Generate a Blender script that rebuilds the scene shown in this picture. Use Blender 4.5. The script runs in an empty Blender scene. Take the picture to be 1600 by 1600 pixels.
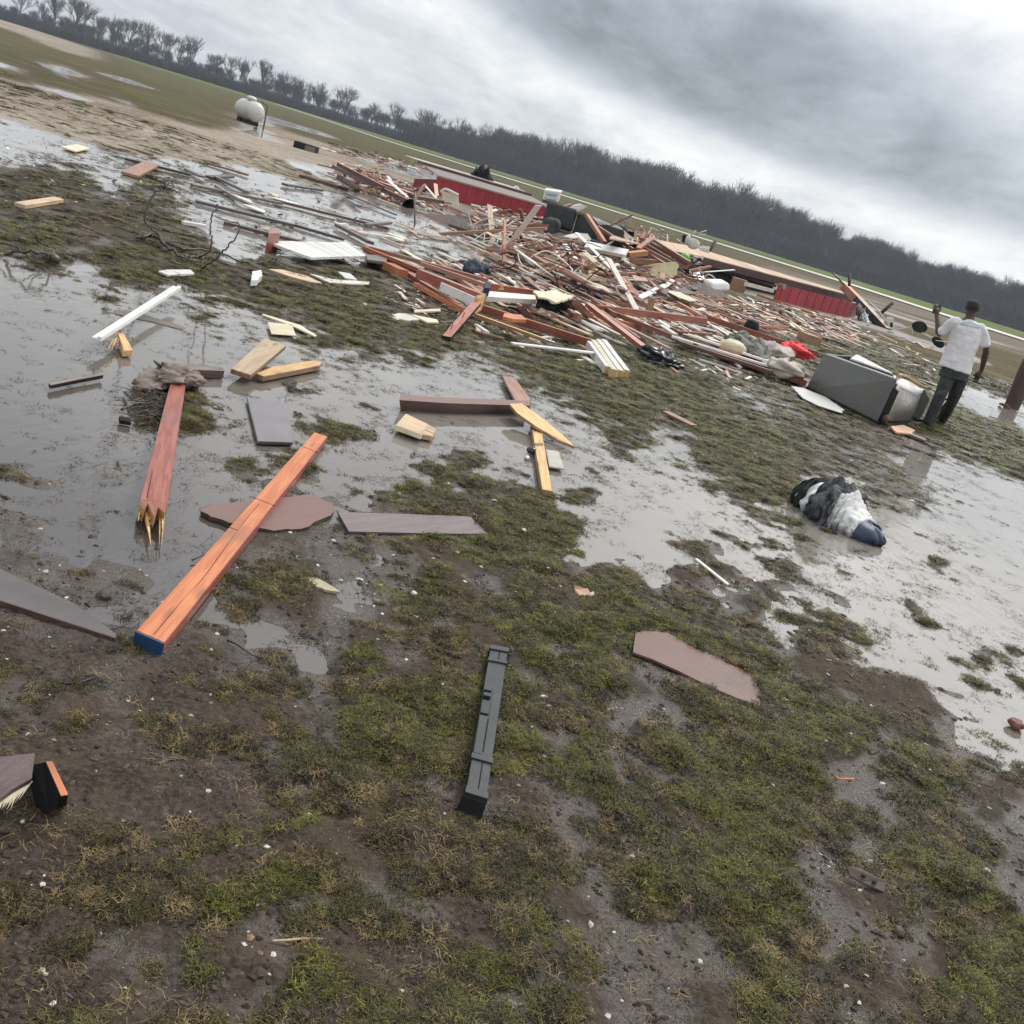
import bpy, bmesh, math, random
import numpy as np
from mathutils import Vector, Matrix
random.seed(7)
SC = bpy.context.scene
COL = SC.collection
# ------------------------------------------------------------------ camera
PITCH = math.radians(17.71); ROLL = math.radians(17.0); CH = 1.62
Fw = np.array([0, math.cos(PITCH), -math.sin(PITCH)]); R0 = np.array([1., 0, 0]); U0 = np.array([0, math.sin(PITCH), math.cos(PITCH)])
cR, sR = math.cos(ROLL), math.sin(ROLL)
RV = cR * R0 + sR * U0; UV = -sR * R0 + cR * U0
cam = bpy.data.objects.new('camera', bpy.data.cameras.new('camera')); COL.objects.link(cam)
cam.data.sensor_width = 36; cam.data.lens = 36; cam.data.clip_start = 0.05; cam.data.clip_end = 6000
cam.matrix_world = Matrix(((RV[0], UV[0], -Fw[0], 0), (RV[1], UV[1], -Fw[1], 0), (RV[2], UV[2], -Fw[2], CH), (0, 0, 0, 1)))
SC.camera = cam
def ray(x, y):
    d = Fw * 1600. + RV * (x - 800) + UV * (800 - y); return d / np.linalg.norm(d)
def G(x, y, z=0.0):                      # where the sight line of a photo pixel meets height z
    d = ray(x, y); t = (z - CH) / d[2]; return Vector((d[0] * t, d[1] * t, z))
def at(x, y, Y):                         # where it meets the upright plane y = Y
    d = ray(x, y); t = Y / d[1]; return Vector((d[0] * t, Y, CH + d[2] * t))
def proj(x, y, z=0.0):
    zc = y * Fw[1] + (z - CH) * Fw[2] + x * Fw[0]
    zc = np.where(zc < 0.05, 0.05, zc)
    return 800 + 1600 * (x * RV[0] + y * RV[1] + (z - CH) * RV[2]) / zc, 800 - 1600 * (x * UV[0] + y * UV[1] + (z - CH) * UV[2]) / zc
# ------------------------------------------------------------------ view
SC.view_settings.view_transform = 'Standard'; SC.view_settings.look = 'None'
SC.view_settings.gamma = 1; SC.view_settings.use_curve_mapping = False; SC.view_settings.exposure = 0.0
# ------------------------------------------------------------------ node maths helper
class V:
    def __init__(s, nt, sock): s.nt = nt; s.s = sock
    def _m(s, op, *o, clamp=False):
        n = s.nt.nodes.new('ShaderNodeMath'); n.operation = op; n.use_clamp = clamp
        for i, q in enumerate((s,) + o):
            if isinstance(q, V): s.nt.links.new(q.s, n.inputs[i])
            else: n.inputs[i].default_value = q
        return V(s.nt, n.outputs[0])
    def __add__(s, o): return s._m('ADD', o)
    __radd__ = __add__
    def __sub__(s, o): return s._m('SUBTRACT', o)
    def __rsub__(s, o): return (s * -1.0) + o
    def __mul__(s, o): return s._m('MULTIPLY', o)
    __rmul__ = __mul__
    def __truediv__(s, o): return s._m('DIVIDE', o)
    def __pow__(s, o): return s._m('POWER', o)
    def mx(s, o): return s._m('MAXIMUM', o)
    def mn(s, o): return s._m('MINIMUM', o)
    def abs(s): return s._m('ABSOLUTE')
    def clamp(s): return s._m('ADD', 0.0, clamp=True)
    def step(s, a, b):                   # smoothstep from a to b
        n = s.nt.nodes.new('ShaderNodeMapRange'); n.interpolation_type = 'SMOOTHSTEP'
        s.nt.links.new(s.s, n.inputs['Value']); n.inputs['From Min'].default_value = a; n.inputs['From Max'].default_value = b
        return V(s.nt, n.outputs[0])
def mixc(nt, f, a, b, mode='MIX'):
    n = nt.nodes.new('ShaderNodeMix'); n.data_type = 'RGBA'; n.blend_type = mode
    for k, q in (('Factor', f), ('A', a), ('B', b)):
        i = [s for s in n.inputs if s.name == k and s.enabled][0] if k != 'Factor' else n.inputs[0]
        i = n.inputs[0] if k == 'Factor' else n.inputs[6] if k == 'A' else n.inputs[7]
        if isinstance(q, V): nt.links.new(q.s, i)
        elif hasattr(q, 'node'): nt.links.new(q, i)
        elif k == 'Factor': i.default_value = q
        else: i.default_value = (*q, 1)
    return n.outputs[2]
def vecmul(nt, vec, sc, rot=(0, 0, 0)):
    m = nt.nodes.new('ShaderNodeMapping'); m.inputs['Scale'].default_value = sc; m.inputs['Rotation'].default_value = rot
    nt.links.new(vec, m.inputs['Vector']); return m.outputs[0]
def noise(nt, vec, scale, detail=4, rough=0.55, dist=0.0):
    n = nt.nodes.new('ShaderNodeTexNoise'); n.inputs['Scale'].default_value = scale; n.inputs['Detail'].default_value = detail
    n.inputs['Roughness'].default_value = rough; n.inputs['Distortion'].default_value = dist
    nt.links.new(vec, n.inputs['Vector']); return V(nt, n.outputs['Fac'])
# ------------------------------------------------------------------ world: overcast sky
SUN_EL, SUN_AZ = math.radians(50), math.radians(30)     # behind thick cloud, high to the right
w = bpy.data.worlds.new('World'); SC.world = w; w.use_nodes = True; nt = w.node_tree; nt.nodes.clear()
sky = nt.nodes.new('ShaderNodeTexSky'); sky.sky_type = 'NISHITA'; sky.sun_disc = False
sky.sun_elevation = SUN_EL; sky.sun_rotation = SUN_AZ
tc = nt.nodes.new('ShaderNodeTexCoord'); sep = nt.nodes.new('ShaderNodeSeparateXYZ'); nt.links.new(tc.outputs['Generated'], sep.inputs[0])
dx, dy, dz = (V(nt, sep.outputs[i]) for i in range(3))
z = dz.mx(0.0)
inv = 1.0 * ((z + 0.16)._m('POWER', -1.0))
cx, cy = dx * inv, dy * inv                                # position on a cloud deck overhead
cmb = nt.nodes.new('ShaderNodeCombineXYZ'); nt.links.new(cx.s, cmb.inputs[0]); nt.links.new(cy.s, cmb.inputs[1])
rotd = vecmul(nt, cmb.outputs[0], (1.0, 0.55, 1.0), (0, 0, math.radians(28)))
n1 = noise(nt, rotd, 0.9, 6, 0.55, 0.25); n2 = noise(nt, rotd, 2.6, 6, 0.6, 0.35); n3 = noise(nt, rotd, 5.5, 7, 0.62, 0.3)
azd = dx._m('ARCTAN2', dy) * 57.3; eld = z._m('ARCSINE') * 57.3
wob = (n2 - 0.5) * 3.2 + (n1 - 0.5) * 3.0
q = eld - 2.5 - (azd.mx(-13.0) * -0.111)._m('EXPONENT') * 1.15 + wob * 0.5                           # height above the pale band that sinks to the right
band = 1.0 - (q * 0.5).abs().mn(1.0).step(0.0, 1.0)
dark = q.step(0.5, 2.6) * azd.step(-13, -4) * (1.0 - (eld - azd * 0.10 + wob * 0.8).step(9.2, 13.8))
b = 0.51 + (n1 - 0.5) * 0.30 + (n2 - 0.5) * 0.34 + (n3 - 0.5) * 0.22
b = b + band * (azd + wob * 2.0).step(-22, -6) * 0.12
b = b - dark * 0.24 + (azd * 0.6 + eld).step(13, 24) * 0.26 + eld.step(16, 60) * 0.16
gl = ((azd - 27.0) * (azd - 27.0) * 0.5 + (eld - 30.0) * (eld - 30.0)) * -0.0065
b = b + gl._m('EXPONENT') * 0.7
b = b * (1.0 - 0.10 * (1.0 - eld.step(0.0, 3.0)))
cloud = mixc(nt, b.step(0.25, 0.80), (0.87, 0.945, 1.05), (1.0, 1.0, 0.985))
mulv = nt.nodes.new('ShaderNodeVectorMath'); mulv.operation = 'SCALE'; nt.links.new(cloud, mulv.inputs[0]); nt.links.new((b.mx(0.2) * 10.0).s, mulv.inputs['Scale'])
mixs = mixc(nt, 0.95, sky.outputs[0], mulv.outputs[0])
bg = nt.nodes.new('ShaderNodeBackground'); bg.inputs['Strength'].default_value = 0.158; nt.links.new(mixs, bg.inputs[0])
wo = nt.nodes.new('ShaderNodeOutputWorld'); nt.links.new(bg.outputs[0], wo.inputs[0])
sl = bpy.data.lights.new('sun', 'SUN'); sl.energy = 1.9; sl.angle = math.radians(16); sl.color = (1, 0.97, 0.93)
so = bpy.data.objects.new('sun', sl); COL.objects.link(so)
sdir = Vector((math.sin(SUN_AZ) * math.cos(SUN_EL), math.cos(SUN_AZ) * math.cos(SUN_EL), math.sin(SUN_EL)))
so.rotation_euler = sdir.to_track_quat('Z', 'Y').to_euler()
# ------------------------------------------------------------------ helpers: objects
def tag(o, label=None, cat=None, group=None, kind=None):
    if label: o['label'] = label
    if cat: o['category'] = cat
    if group: o['group'] = group
    if kind: o['kind'] = kind
    return o
def link(name, me, parent=None, mat=None, smooth=False, loc=None):
    o = bpy.data.objects.new(name, me); COL.objects.link(o)
    if mat is not None:
        for m in (mat if isinstance(mat, (list, tuple)) else [mat]): me.materials.append(m)
    if smooth:
        me.polygons.foreach_set('use_smooth', [True] * len(me.polygons))
    if loc is not None: o.location = loc
    if parent is not None: o.parent = parent
    return o
def mesh(verts, faces, name='mesh'):
    me = bpy.data.meshes.new(name); me.from_pydata([tuple(v) for v in verts], [], faces); me.update(); return me
def empty(name, loc=(0, 0, 0), label=None, cat=None, group=None, rz=0):
    o = bpy.data.objects.new(name, None); COL.objects.link(o); o.location = loc; o.rotation_euler = (0, 0, rz); o.empty_display_size = 0.1
    return tag(o, label, cat, group)
def bevel(o, w, seg=1):
    m = o.modifiers.new('bevel', 'BEVEL'); m.width = w; m.segments = seg; m.limit_method = 'ANGLE'; return o
# ------------------------------------------------------------------ materials
MATS = {}
def newmat(name):
    m = bpy.data.materials.new(name); m.use_nodes = True; nt = m.node_tree; nt.nodes.clear()
    out = nt.nodes.new('ShaderNodeOutputMaterial'); p = nt.nodes.new('ShaderNodeBsdfPrincipled'); nt.links.new(p.outputs[0], out.inputs[0])
    t = nt.nodes.new('ShaderNodeTexCoord'); MATS[name] = m
    return m, nt, p, t
def bump(nt, p, h, dist, strength=1.0):
    b = nt.nodes.new('ShaderNodeBump'); b.inputs['Distance'].default_value = dist; b.inputs['Strength'].default_value = strength
    nt.links.new(h.s, b.inputs['Height']); nt.links.new(b.outputs[0], p.inputs['Normal'])
def wood(name, c1, c2, rough=0.42, fine=1.0, dirt=0.35, dirtc=(0.06, 0.05, 0.04), knots=True):
    m, nt, p, t = newmat(name); o = t.outputs['Object']
    rnd = nt.nodes.new('ShaderNodeObjectInfo')
    add = nt.nodes.new('ShaderNodeVectorMath'); add.operation = 'ADD'; nt.links.new(o, add.inputs[0])
    sc3 = nt.nodes.new('ShaderNodeVectorMath'); sc3.operation = 'SCALE'; nt.links.new(rnd.outputs['Location'], sc3.inputs[0]); sc3.inputs['Scale'].default_value = 3.1
    nt.links.new(sc3.outputs[0], add.inputs[1]); o = add.outputs[0]
    g = vecmul(nt, o, (1.6 * fine, 22 * fine, 22 * fine)); warp = noise(nt, o, 3.0 * fine, 2)
    n = noise(nt, g, 2.2, 6, 0.6, 0.6); n_b = noise(nt, vecmul(nt, o, (3 * fine, 90 * fine, 90 * fine)), 2.0, 4, 0.6)
    st = noise(nt, o, 2.2, 5, 0.6)
    f = (n.step(0.38, 0.60) * 0.8 + n_b * 0.3 + (warp - 0.5) * 0.5).clamp()
    c = mixc(nt, f, c1, c2)
    if knots:
        vo = nt.nodes.new('ShaderNodeTexVoronoi'); nt.links.new(vecmul(nt, o, (2.6, 9, 9)), vo.inputs['Vector']); vo.inputs['Scale'].default_value = 1.0
        k = 1.0 - V(nt, vo.outputs['Distance']).step(0.05, 0.22)
        c = mixc(nt, k * 0.75, c, tuple(x * 0.35 for x in c1))
    c = mixc(nt, st.step(0.52, 0.74) * dirt, c, dirtc)
    sp = noise(nt, o, 60.0, 3, 0.7).step(0.66, 0.74) * min(0.8, dirt * 1.6)
    c = mixc(nt, sp, c, dirtc)
    hs = nt.nodes.new('ShaderNodeHueSaturation'); nt.links.new(c, hs.inputs['Color'])
    nt.links.new((V(nt, rnd.outputs['Random']) * 0.5 + 0.75).s, hs.inputs['Value'])
    nt.links.new(hs.outputs[0], p.inputs['Base Color'])
    nt.links.new((rough - (st - 0.5) * 0.5).clamp().s, p.inputs['Roughness']); p.inputs['Specular IOR Level'].default_value = 0.55
    bump(nt, p, n * 0.7 + n_b * 0.5, 0.0025)
    return m
def plain(name, c, rough=0.5, var=0.25, dirt=0.3, dirtc=(0.10, 0.085, 0.065), scale=6, metal=0.0, bmp=0.002, spec=0.5, c2=None):
    m, nt, p, t = newmat(name); o = t.outputs['Object']
    n = noise(nt, o, scale, 5, 0.6); s = noise(nt, o, scale * 0.45, 6, 0.65, 0.4); f = noise(nt, o, scale * 9, 3, 0.7)
    rnd = nt.nodes.new('ShaderNodeObjectInfo')
    c = mixc(nt, n.step(0.3, 0.7), tuple(x * (1 - var) for x in c), c2 or tuple(min(1, x * (1 + var * 0.5)) for x in c))
    c = mixc(nt, s.step(0.5, 0.72) * dirt, c, dirtc); c = mixc(nt, f.step(0.62, 0.72) * dirt, c, dirtc)
    hs = nt.nodes.new('ShaderNodeHueSaturation'); nt.links.new(c, hs.inputs['Color'])
    nt.links.new((V(nt, rnd.outputs['Random']) * 0.3 + 0.85).s, hs.inputs['Value'])
    nt.links.new(hs.outputs[0], p.inputs['Base Color']); p.inputs['Metallic'].default_value = metal
    nt.links.new((rough + (s - 0.5) * 0.35).clamp().s, p.inputs['Roughness']); p.inputs['Specular IOR Level'].default_value = spec
    bump(nt, p, n * 0.5 + f * 0.5, bmp)
    return m
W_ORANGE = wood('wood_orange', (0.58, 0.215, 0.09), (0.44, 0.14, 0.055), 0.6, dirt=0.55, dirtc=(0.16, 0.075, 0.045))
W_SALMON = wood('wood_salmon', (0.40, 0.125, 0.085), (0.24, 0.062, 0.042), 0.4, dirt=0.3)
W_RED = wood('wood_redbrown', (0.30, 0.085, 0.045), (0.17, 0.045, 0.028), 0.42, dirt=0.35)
W_PINK = wood('wood_pinkish', (0.42, 0.23, 0.165), (0.30, 0.14, 0.095), 0.45, dirt=0.35)
W_DBROWN = wood('wood_darkbrown', (0.11, 0.06, 0.05), (0.065, 0.036, 0.032), 0.38, dirt=0.3)
W_YEL = wood('wood_yellow', (0.66, 0.44, 0.20), (0.48, 0.27, 0.10), 0.48, dirt=0.16)
W_PALE = wood('wood_pale', (0.58, 0.44, 0.29), (0.47, 0.33, 0.20), 0.5, dirt=0.35)
W_TAN = wood('wood_tan', (0.34, 0.20, 0.105), (0.22, 0.125, 0.065), 0.5, dirt=0.35)
W_GREY = wood('wood_grey', (0.20, 0.165, 0.145), (0.13, 0.105, 0.09), 0.5, dirt=0.4)
HARD = wood('hardboard', (0.20, 0.100, 0.075), (0.175, 0.088, 0.068), 0.33, dirt=0.3, knots=False)
HARDP = wood('hardboard_purple', (0.155, 0.115, 0.112), (0.12, 0.088, 0.086), 0.25, dirt=0.3, knots=False)
HARDD = plain('hardboard_dark', (0.095, 0.080, 0.080), 0.25, 0.2, 0.35, scale=5)
GREYB = plain('greyboard', (0.17, 0.155, 0.165), 0.22, 0.15, 0.3, scale=4)
WHITE = plain('white_trim', (0.72, 0.71, 0.68), 0.4, 0.08, 0.3, (0.25, 0.21, 0.16))
CREAM = plain('cream_board', (0.66, 0.58, 0.42), 0.5, 0.12, 0.4, (0.30, 0.23, 0.15))
DRYW = plain('drywall', (0.62, 0.58, 0.52), 0.7, 0.15, 0.45, (0.28, 0.21, 0.15))
PLY = wood('plywood', (0.52, 0.36, 0.24), (0.43, 0.28, 0.18), 0.55, fine=0.4, dirt=0.3, knots=False)
BLACKP = plain('black_plastic', (0.020, 0.025, 0.026), 0.42, 0.25, 0.18, (0.10, 0.09, 0.07), scale=14)
DARK = plain('dark_stuff', (.013, .013, .015), .75, .4, .1, spec=.2)
BLUE = plain('blue_paint', (0.012, 0.055, 0.14), 0.5, 0.4, 0.45, (0.05, 0.045, 0.04))
NAVY = plain('navy_cloth', (0.012, 0.02, 0.05), 0.7, 0.3, 0.1)
BARK = plain('wet_bark', (0.035, 0.028, 0.023), 0.4, 0.4, 0.2, scale=30)
FUR = plain('root_mud', (0.07, 0.05, 0.035), 0.6, 0.5, 0.3, scale=30)
# ------------------------------------------------------------------ ground layout (what grows or stands where)
def vnoise(x, y, seed=0):
    xi = np.floor(x).astype(np.int64); yi = np.floor(y).astype(np.int64); xf = x - xi; yf = y - yi
    u = xf * xf * xf * (xf * (xf * 6 - 15) + 10); v = yf * yf * yf * (yf * (yf * 6 - 15) + 10)
    def h(a, b):
        k = (a * 374761393 + b * 668265263 + seed * 1442695041) & 0x7fffffff
        k = ((k ^ (k >> 13)) * 1274126177) & 0x7fffffff; k = (k ^ (k >> 16)) & 0xffff
        t = k * (2 * math.pi / 65536.0); return np.cos(t), np.sin(t)
    def d(a, b, fx, fy):
        gx, gy = h(a, b); return gx * fx + gy * fy
    n00 = d(xi, yi, xf, yf); n10 = d(xi + 1, yi, xf - 1, yf); n01 = d(xi, yi + 1, xf, yf - 1); n11 = d(xi + 1, yi + 1, xf - 1, yf - 1)
    return (n00 * (1 - u) + n10 * u) * (1 - v) + (n01 * (1 - u) + n11 * u) * v   # about -0.7..0.7
NEAR = '''
WWWi............................
bbiWiiiW........................
bbbbbiWWWW......................
oobbbbbWiWWWW...................
wowoooobbbooiii.................
WWwiwwiioooobddddd..............
WWWiWWiiwioooooodddoiid.........
WWWWWwWWWiwiiiiioGoGoGidd.......
WWWWioiWWiWwWWWWiioGoGoiiobbGGGG
WWwwwoiwWiGiWWwWwwioiiGoobbbbGGG
pppWwWwoiiWWiioiwwiiwioGGbbbwwiG
ppWWWWWWbppiooooo.iWWwioGwwbbwWW
ppppWpWpbppppoooGoiWWWiiiiiWWiWW
pppppppppmmpbbooooppWbbiiwiWWiWW
pppppppmoopppobpobGGpbpbbiiWiwiW
mpppppppppppbpbooGGooobbwbiiiwWW
mmmmpmmppppopmbbopGobooobbbwWiii
mmmpmmmbbppobobobooopbooobbbbwii
mmmmmmmmbmmboooompopopoobGGbbpwW
mmmmmmmmbomooobobmopGGoGoGGpbppw
mmmmmmmmmbobobbmoboppGGGoGppoopb
mmmmmmmmmmbobbbbbppooGGooopppobp
bmbbmmmmmbbbobbbbbppoboGobbobbop
ombmmmmmbbbbbobbmbppGoGGopbboobp
mbmbbmmmbmbbbbbboompoboGoppbobop
mmmbbmbmmbobmbobooompmpoobobpboo
bmbmbbmbmbbbmobobmmppppbobmboboo
mmbmbmmbmbmbobbobbmpppbbobbobobo'''.strip().split('\n')
NEAR = [r.replace('.', 'i') for r in NEAR]; NEAR = [r if k < 20 else r[:19].replace('o', 'b') + r[19:] for k, r in enumerate(NEAR)]; NY0 = 225.0
# far map: rows by vertical pixels under the horizon, columns every 100 px
FW = [0, 6, 9, 13.0, 16.5, 19, 25, 35, 45, 55, 67, 80, 95, 110, 130, 150, 170]
FAR = {0: 'fffffffffffffffff', 6: 'FFFFFFFFFFFFFFFFF', 9: 'yfFFFFFFFFFFFFFFF', 13: 'yyfffffffffffFFFF', 16.5: 'yyffffffffffffFFF', 19: 'yyffffffffffffttt',
       25: 'fyfffffffffftttttt', 35: 'ffffzzfffffftttttt', 45: 'ffzfhfzzfdddddttt', 55: 'fhffhszzdddddttff', 67: 'fzffhsshdddddtttf',
       80: 'hfzfsshhddddddttfd', 95: 'fhsssWWWdddddddfd', 110: 'ysssssWWWdddddddf', 130: 'ssssWWWWiddddffWW', 150: 'sssWWWWWWiddddfWW', 170: 'ssWWiWiWWiidddfGW'}
FAR = {k: v[:17] for k, v in FAR.items()}
# code: height, amplitude, grass density, greenness, straw, debris tint, brightness class
CODE = {'W': (-.045, .014, .10, .6, 0, 0), 'w': (-.022, .018, .35, .6, 0, 0), 'i': (-.0100, .028, .75, .65, 0, 0), 'p': (-.0008, .0085, .10, .3, 0, 0),
        'm': (.013, .006, .22, .3, 0, 0), 'b': (.014, .017, .55, .26, .05, 0), 'o': (.017, .018, .9, .74, .0, 0), 'G': (.028, .014, 1.0, 1.0, 0, 0),
        's': (.05, .012, .02, .2, 1.0, 0), 'f': (.05, .02, .9, .66, .06, 0), 'F': (.08, .0, .95, 1.0, .0, 0), 'y': (.05, .01, .2, .2, .8, 0), 'z': (-.012, .035, .6, .5, .2, 0),
        'h': (-.002, .035, .5, .4, .5, 0), 'd': (.010, .026, .55, .45, .25, .6), 't': (.012, .036, .7, .50, .10, .6), 'r': (.08, 0, 0, 0, 0, -1)}
NA = np.array([[CODE[c] for c in r] for r in NEAR]); FA = np.array([[CODE[c] for c in FAR[k]] for k in FW])
def bil(A, r, c):
    r = np.clip(r, 0, A.shape[0] - 1.001); c = np.clip(c, 0, A.shape[1] - 1.001)
    ri = r.astype(int); ci = c.astype(int); rf = (r - ri)[:, None]; cf = (c - ci)[:, None]
    return (A[ri, ci] * (1 - cf) + A[ri, ci + 1] * cf) * (1 - rf) + (A[ri + 1, ci] * (1 - cf) + A[ri + 1, ci + 1] * cf) * rf
EXCL = [[(992, 984), (1042, 989), (1105, 1020), (1166, 1046), (1190, 1074), (1188, 1103), (1145, 1092), (1085, 1062), (990, 1020)], [(528, 798), (640, 800), (735, 803), (768, 834), (660, 836), (545, 833)], [(-120, 845), (0, 886), (184, 992), (180, 1000), (0, 940), (-120, 910)],
        [(316, 800), (345, 785), (490, 772), (523, 792), (518, 808), (480, 823), (428, 829), (330, 812)], [(386, 618), (438, 626), (458, 668), (460, 693), (401, 692)], [(212, 985), (260, 1010), (514, 684), (489, 673)], [(463, 897), (500, 903), (533, 927), (500, 922)], [(724, 1262), (764, 1262), (797, 1008), (765, 1006)], [(218, 800), (262, 800), (292, 597), (266, 597)]]
def covered(x, y):
    px, py = proj(x, y, 0.02); out = np.zeros(len(x), bool)
    for P in EXCL:
        c = np.zeros(len(x), bool); j = len(P) - 1
        for i in range(len(P)):
            xi, yi = P[i]; xj, yj = P[j]
            if yi != yj: c ^= ((yi > py) != (yj > py)) & (px < (xj - xi) * (py - yi) / (yj - yi) + xi)
            j = i
        out |= c
    return out
def land(x, y, sp):                      # -> height, layout values; sp = smallest detail wanted in metres
    d = np.hypot(x, y) + 1e-6
    wf = 0.030 * d
    xa = x + wf * vnoise(x / (0.16 * d + .25).round(1) + 7, y / (0.16 * d + .25).round(1), 3) * 0 + wf * (vnoise(x * 1.9, y * 1.9, 4) + .6 * vnoise(x * 4.7, y * 4.7, 5)) * np.clip(6 / d, .25, 1)
    ya = y + wf * 1.6 * (vnoise(x * 1.9 + 40, y * 1.9, 6) + .6 * vnoise(x * 4.7, y * 4.7 + 9, 7)) * np.clip(6 / d, .25, 1)
    back = ya < 0.6
    px, py = proj(xa, np.where(back, 0.6, ya))
    wv = py - (21 + .306 * px)
    A = bil(NA, (py - NY0) / 50.0, (px - 25) / 50.0)
    fr = np.interp(wv, FW, np.arange(len(FW))); B = bil(FA, fr, px / 100.0)
    t = np.clip((wv - 150) / 25.0, 0, 1)[:, None]
    L = A * t + B * (1 - t)
    side = np.clip((np.abs(px - 800) - 1100) / 400, 0, 1)[:, None]   # beyond the frame: ordinary patchy field
    base = np.array(CODE['o']) * .5 + np.array(CODE['i']) * .5
    L = np.where(back[:, None], base, L * (1 - side) + base * side)
    h = L[:, 0].copy(); amp = L[:, 1]
    tot = 0; low = np.interp(d, [9, 26], [.30, 1.0])
    for lam, a, sd in ((9, 1.0, 11), (4.5, .9, 12), (2.2, .8, 13), (1.1, .95, 14), (.5, .9, 15), (.24, .75, 16), (.12, .5, 17)):
        fade = np.clip((lam / np.maximum(sp, 1e-3) - 2.0) / 2.0, 0, 1) * np.clip(d / (lam * 1.2), 0, 1)
        if lam > .7: a = a * low
        a = a * {.5: .8, .24: 1.5, .12: 1.7}.get(lam, 1.0)
        tot = tot + a * fade * vnoise(x / lam + sd, y / lam - sd, sd)
    h = h + amp * tot * 1.25
    f3 = np.clip((.06 / sp - 2) / 2, 0, 1); f4 = np.clip((.03 / sp - 2) / 2, 0, 1); f5 = np.clip((.013 / sp - 2) / 1.5, 0, 1)
    h = np.where(((L[:, 0] > .0) & (d < 4.6)) | ((L[:, 0] > -.004) & (d < 4.5) & (x > -.1) & (L[:, 0] > -.003)), np.maximum(h, .0015 + .004 * np.clip(tot + .8, 0, 1)), h)
    up = np.clip((h + .004) / .012, 0, 1)
    up = up * (.45 + .55 * np.clip((L[:, 0] - .005) / .006, 0, 1))
    h = h + up * (f3 * .0075 * vnoise(x / .06, y / .06, 21) + f4 * .0065 * vnoise(x / .03, y / .03, 22) + f5 * .0026 * vnoise(x / .013, y / .013, 23))
    h = np.where(covered(x, y), np.minimum(h, .009), h)
    return h, L
# ------------------------------------------------------------------ terrain sheet: fine in view, coarse behind
az = np.concatenate([np.linspace(-180, -46, 40)[:-1], np.linspace(-46, 46, 861), np.linspace(46, 180, 40)[1:-1]])
rr = [0.25]
while rr[-1] < 3200:
    r = rr[-1]; rr.append(r + (0.06 if r < 1.1 else max(0.0042, min(r * r * 2.0 / (1.62 * 1024), r * 0.06))))
rr = np.array(rr); NR = len(rr); NAZ = len(az)
RRg, AZg = np.meshgrid(rr, np.radians(az), indexing='ij')
X = (RRg * np.sin(AZg)).ravel(); Y = (RRg * np.cos(AZg)).ravel()
SPc = np.maximum(np.gradient(rr)[:, None] * np.ones(NAZ)[None, :] * 0.7, RRg * math.radians(0.107)).ravel()
Z = np.empty_like(X); LL = np.empty((len(X), 6))
for s in range(0, len(X), 120000):
    e = s + 120000; Z[s:e], LL[s:e] = land(X[s:e], Y[s:e], SPc[s:e])
print('terrain', NR, NAZ)
me = bpy.data.meshes.new('ground'); nv = NR * NAZ + 1
co = np.empty((nv, 3)); co[:-1, 0] = X; co[:-1, 1] = Y; co[:-1, 2] = Z; co[-1] = (0, 0, .01)
ii, jj = np.meshgrid(np.arange(NR - 1), np.arange(NAZ), indexing='ij'); j2 = (jj + 1) % NAZ
quads = np.stack([ii * NAZ + jj, (ii + 1) * NAZ + jj, (ii + 1) * NAZ + j2, ii * NAZ + j2], -1).reshape(-1, 4)[:, ::-1]
tri = np.stack([np.full(NAZ, nv - 1), np.arange(NAZ), (np.arange(NAZ) + 1) % NAZ], -1)[:, ::-1]
me.vertices.add(nv); me.vertices.foreach_set('co', co.ravel())
nl = quads.size + tri.size; me.loops.add(nl); me.loops.foreach_set('vertex_index', np.concatenate([quads.ravel(), tri.ravel()]).astype(np.int32))
npoly = len(quads) + len(tri); me.polygons.add(npoly)
me.polygons.foreach_set('loop_start', np.concatenate([np.arange(len(quads)) * 4, quads.size + np.arange(len(tri)) * 3]).astype(np.int32))
me.polygons.foreach_set('use_smooth', np.ones(npoly, bool)); me.update(); me.validate()
ca = me.attributes.new('lay', 'FLOAT_COLOR', 'POINT'); lc = np.zeros((nv, 4)); lc[:-1, 0] = LL[:, 2]; lc[:-1, 1] = LL[:, 3]; lc[:-1, 2] = LL[:, 4]; lc[:-1, 3] = LL[:, 5] * .5 + .5
ca.data.foreach_set('color', lc.ravel().astype(np.float32))
m, nt, p, t = newmat('wet_earth'); geo = nt.nodes.new('ShaderNodeNewGeometry'); P = geo.outputs['Position']
a = nt.nodes.new('ShaderNodeAttribute'); a.attribute_name = 'lay'; sc = nt.nodes.new('ShaderNodeSeparateColor'); nt.links.new(a.outputs['Color'], sc.inputs[0])
dens, green, straw = (V(nt, sc.outputs[i]) for i in range(3)); deb = V(nt, a.outputs['Alpha']) * 2.0 - 1.0
sx = nt.nodes.new('ShaderNodeSeparateXYZ'); nt.links.new(P, sx.inputs[0]); pz = V(nt, sx.outputs[2])
nA = noise(nt, P, 1.3, 6, .6); nB = noise(nt, P, 9, 6, .65); nC = noise(nt, P, 60, 4, .7); nD = noise(nt, P, 260, 2, .6); nE = noise(nt, P, .12, 6, .6, .5)
sx2 = V(nt, sx.outputs[0]); sy2 = V(nt, sx.outputs[1]); far = ((sx2 * sx2 + sy2 * sy2)._m('SQRT')).step(9, 30)
mud = mixc(nt, nB.step(.3, .7), (.030, .021, .016), (.066, .049, .038)); mud = mixc(nt, nC.step(.35, .75), mud, (.098, .080, .066))
mud = mixc(nt, nD.step(.70, .76) * .8, mud, (.42, .38, .31))
veg = mixc(nt, (green * 1.1 + (nA - .5) * .9).clamp(), (.085, .060, .034), (.082, .092, .026)); veg = mixc(nt, nC.step(.42, .7), veg, (.055, .050, .026))
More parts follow.
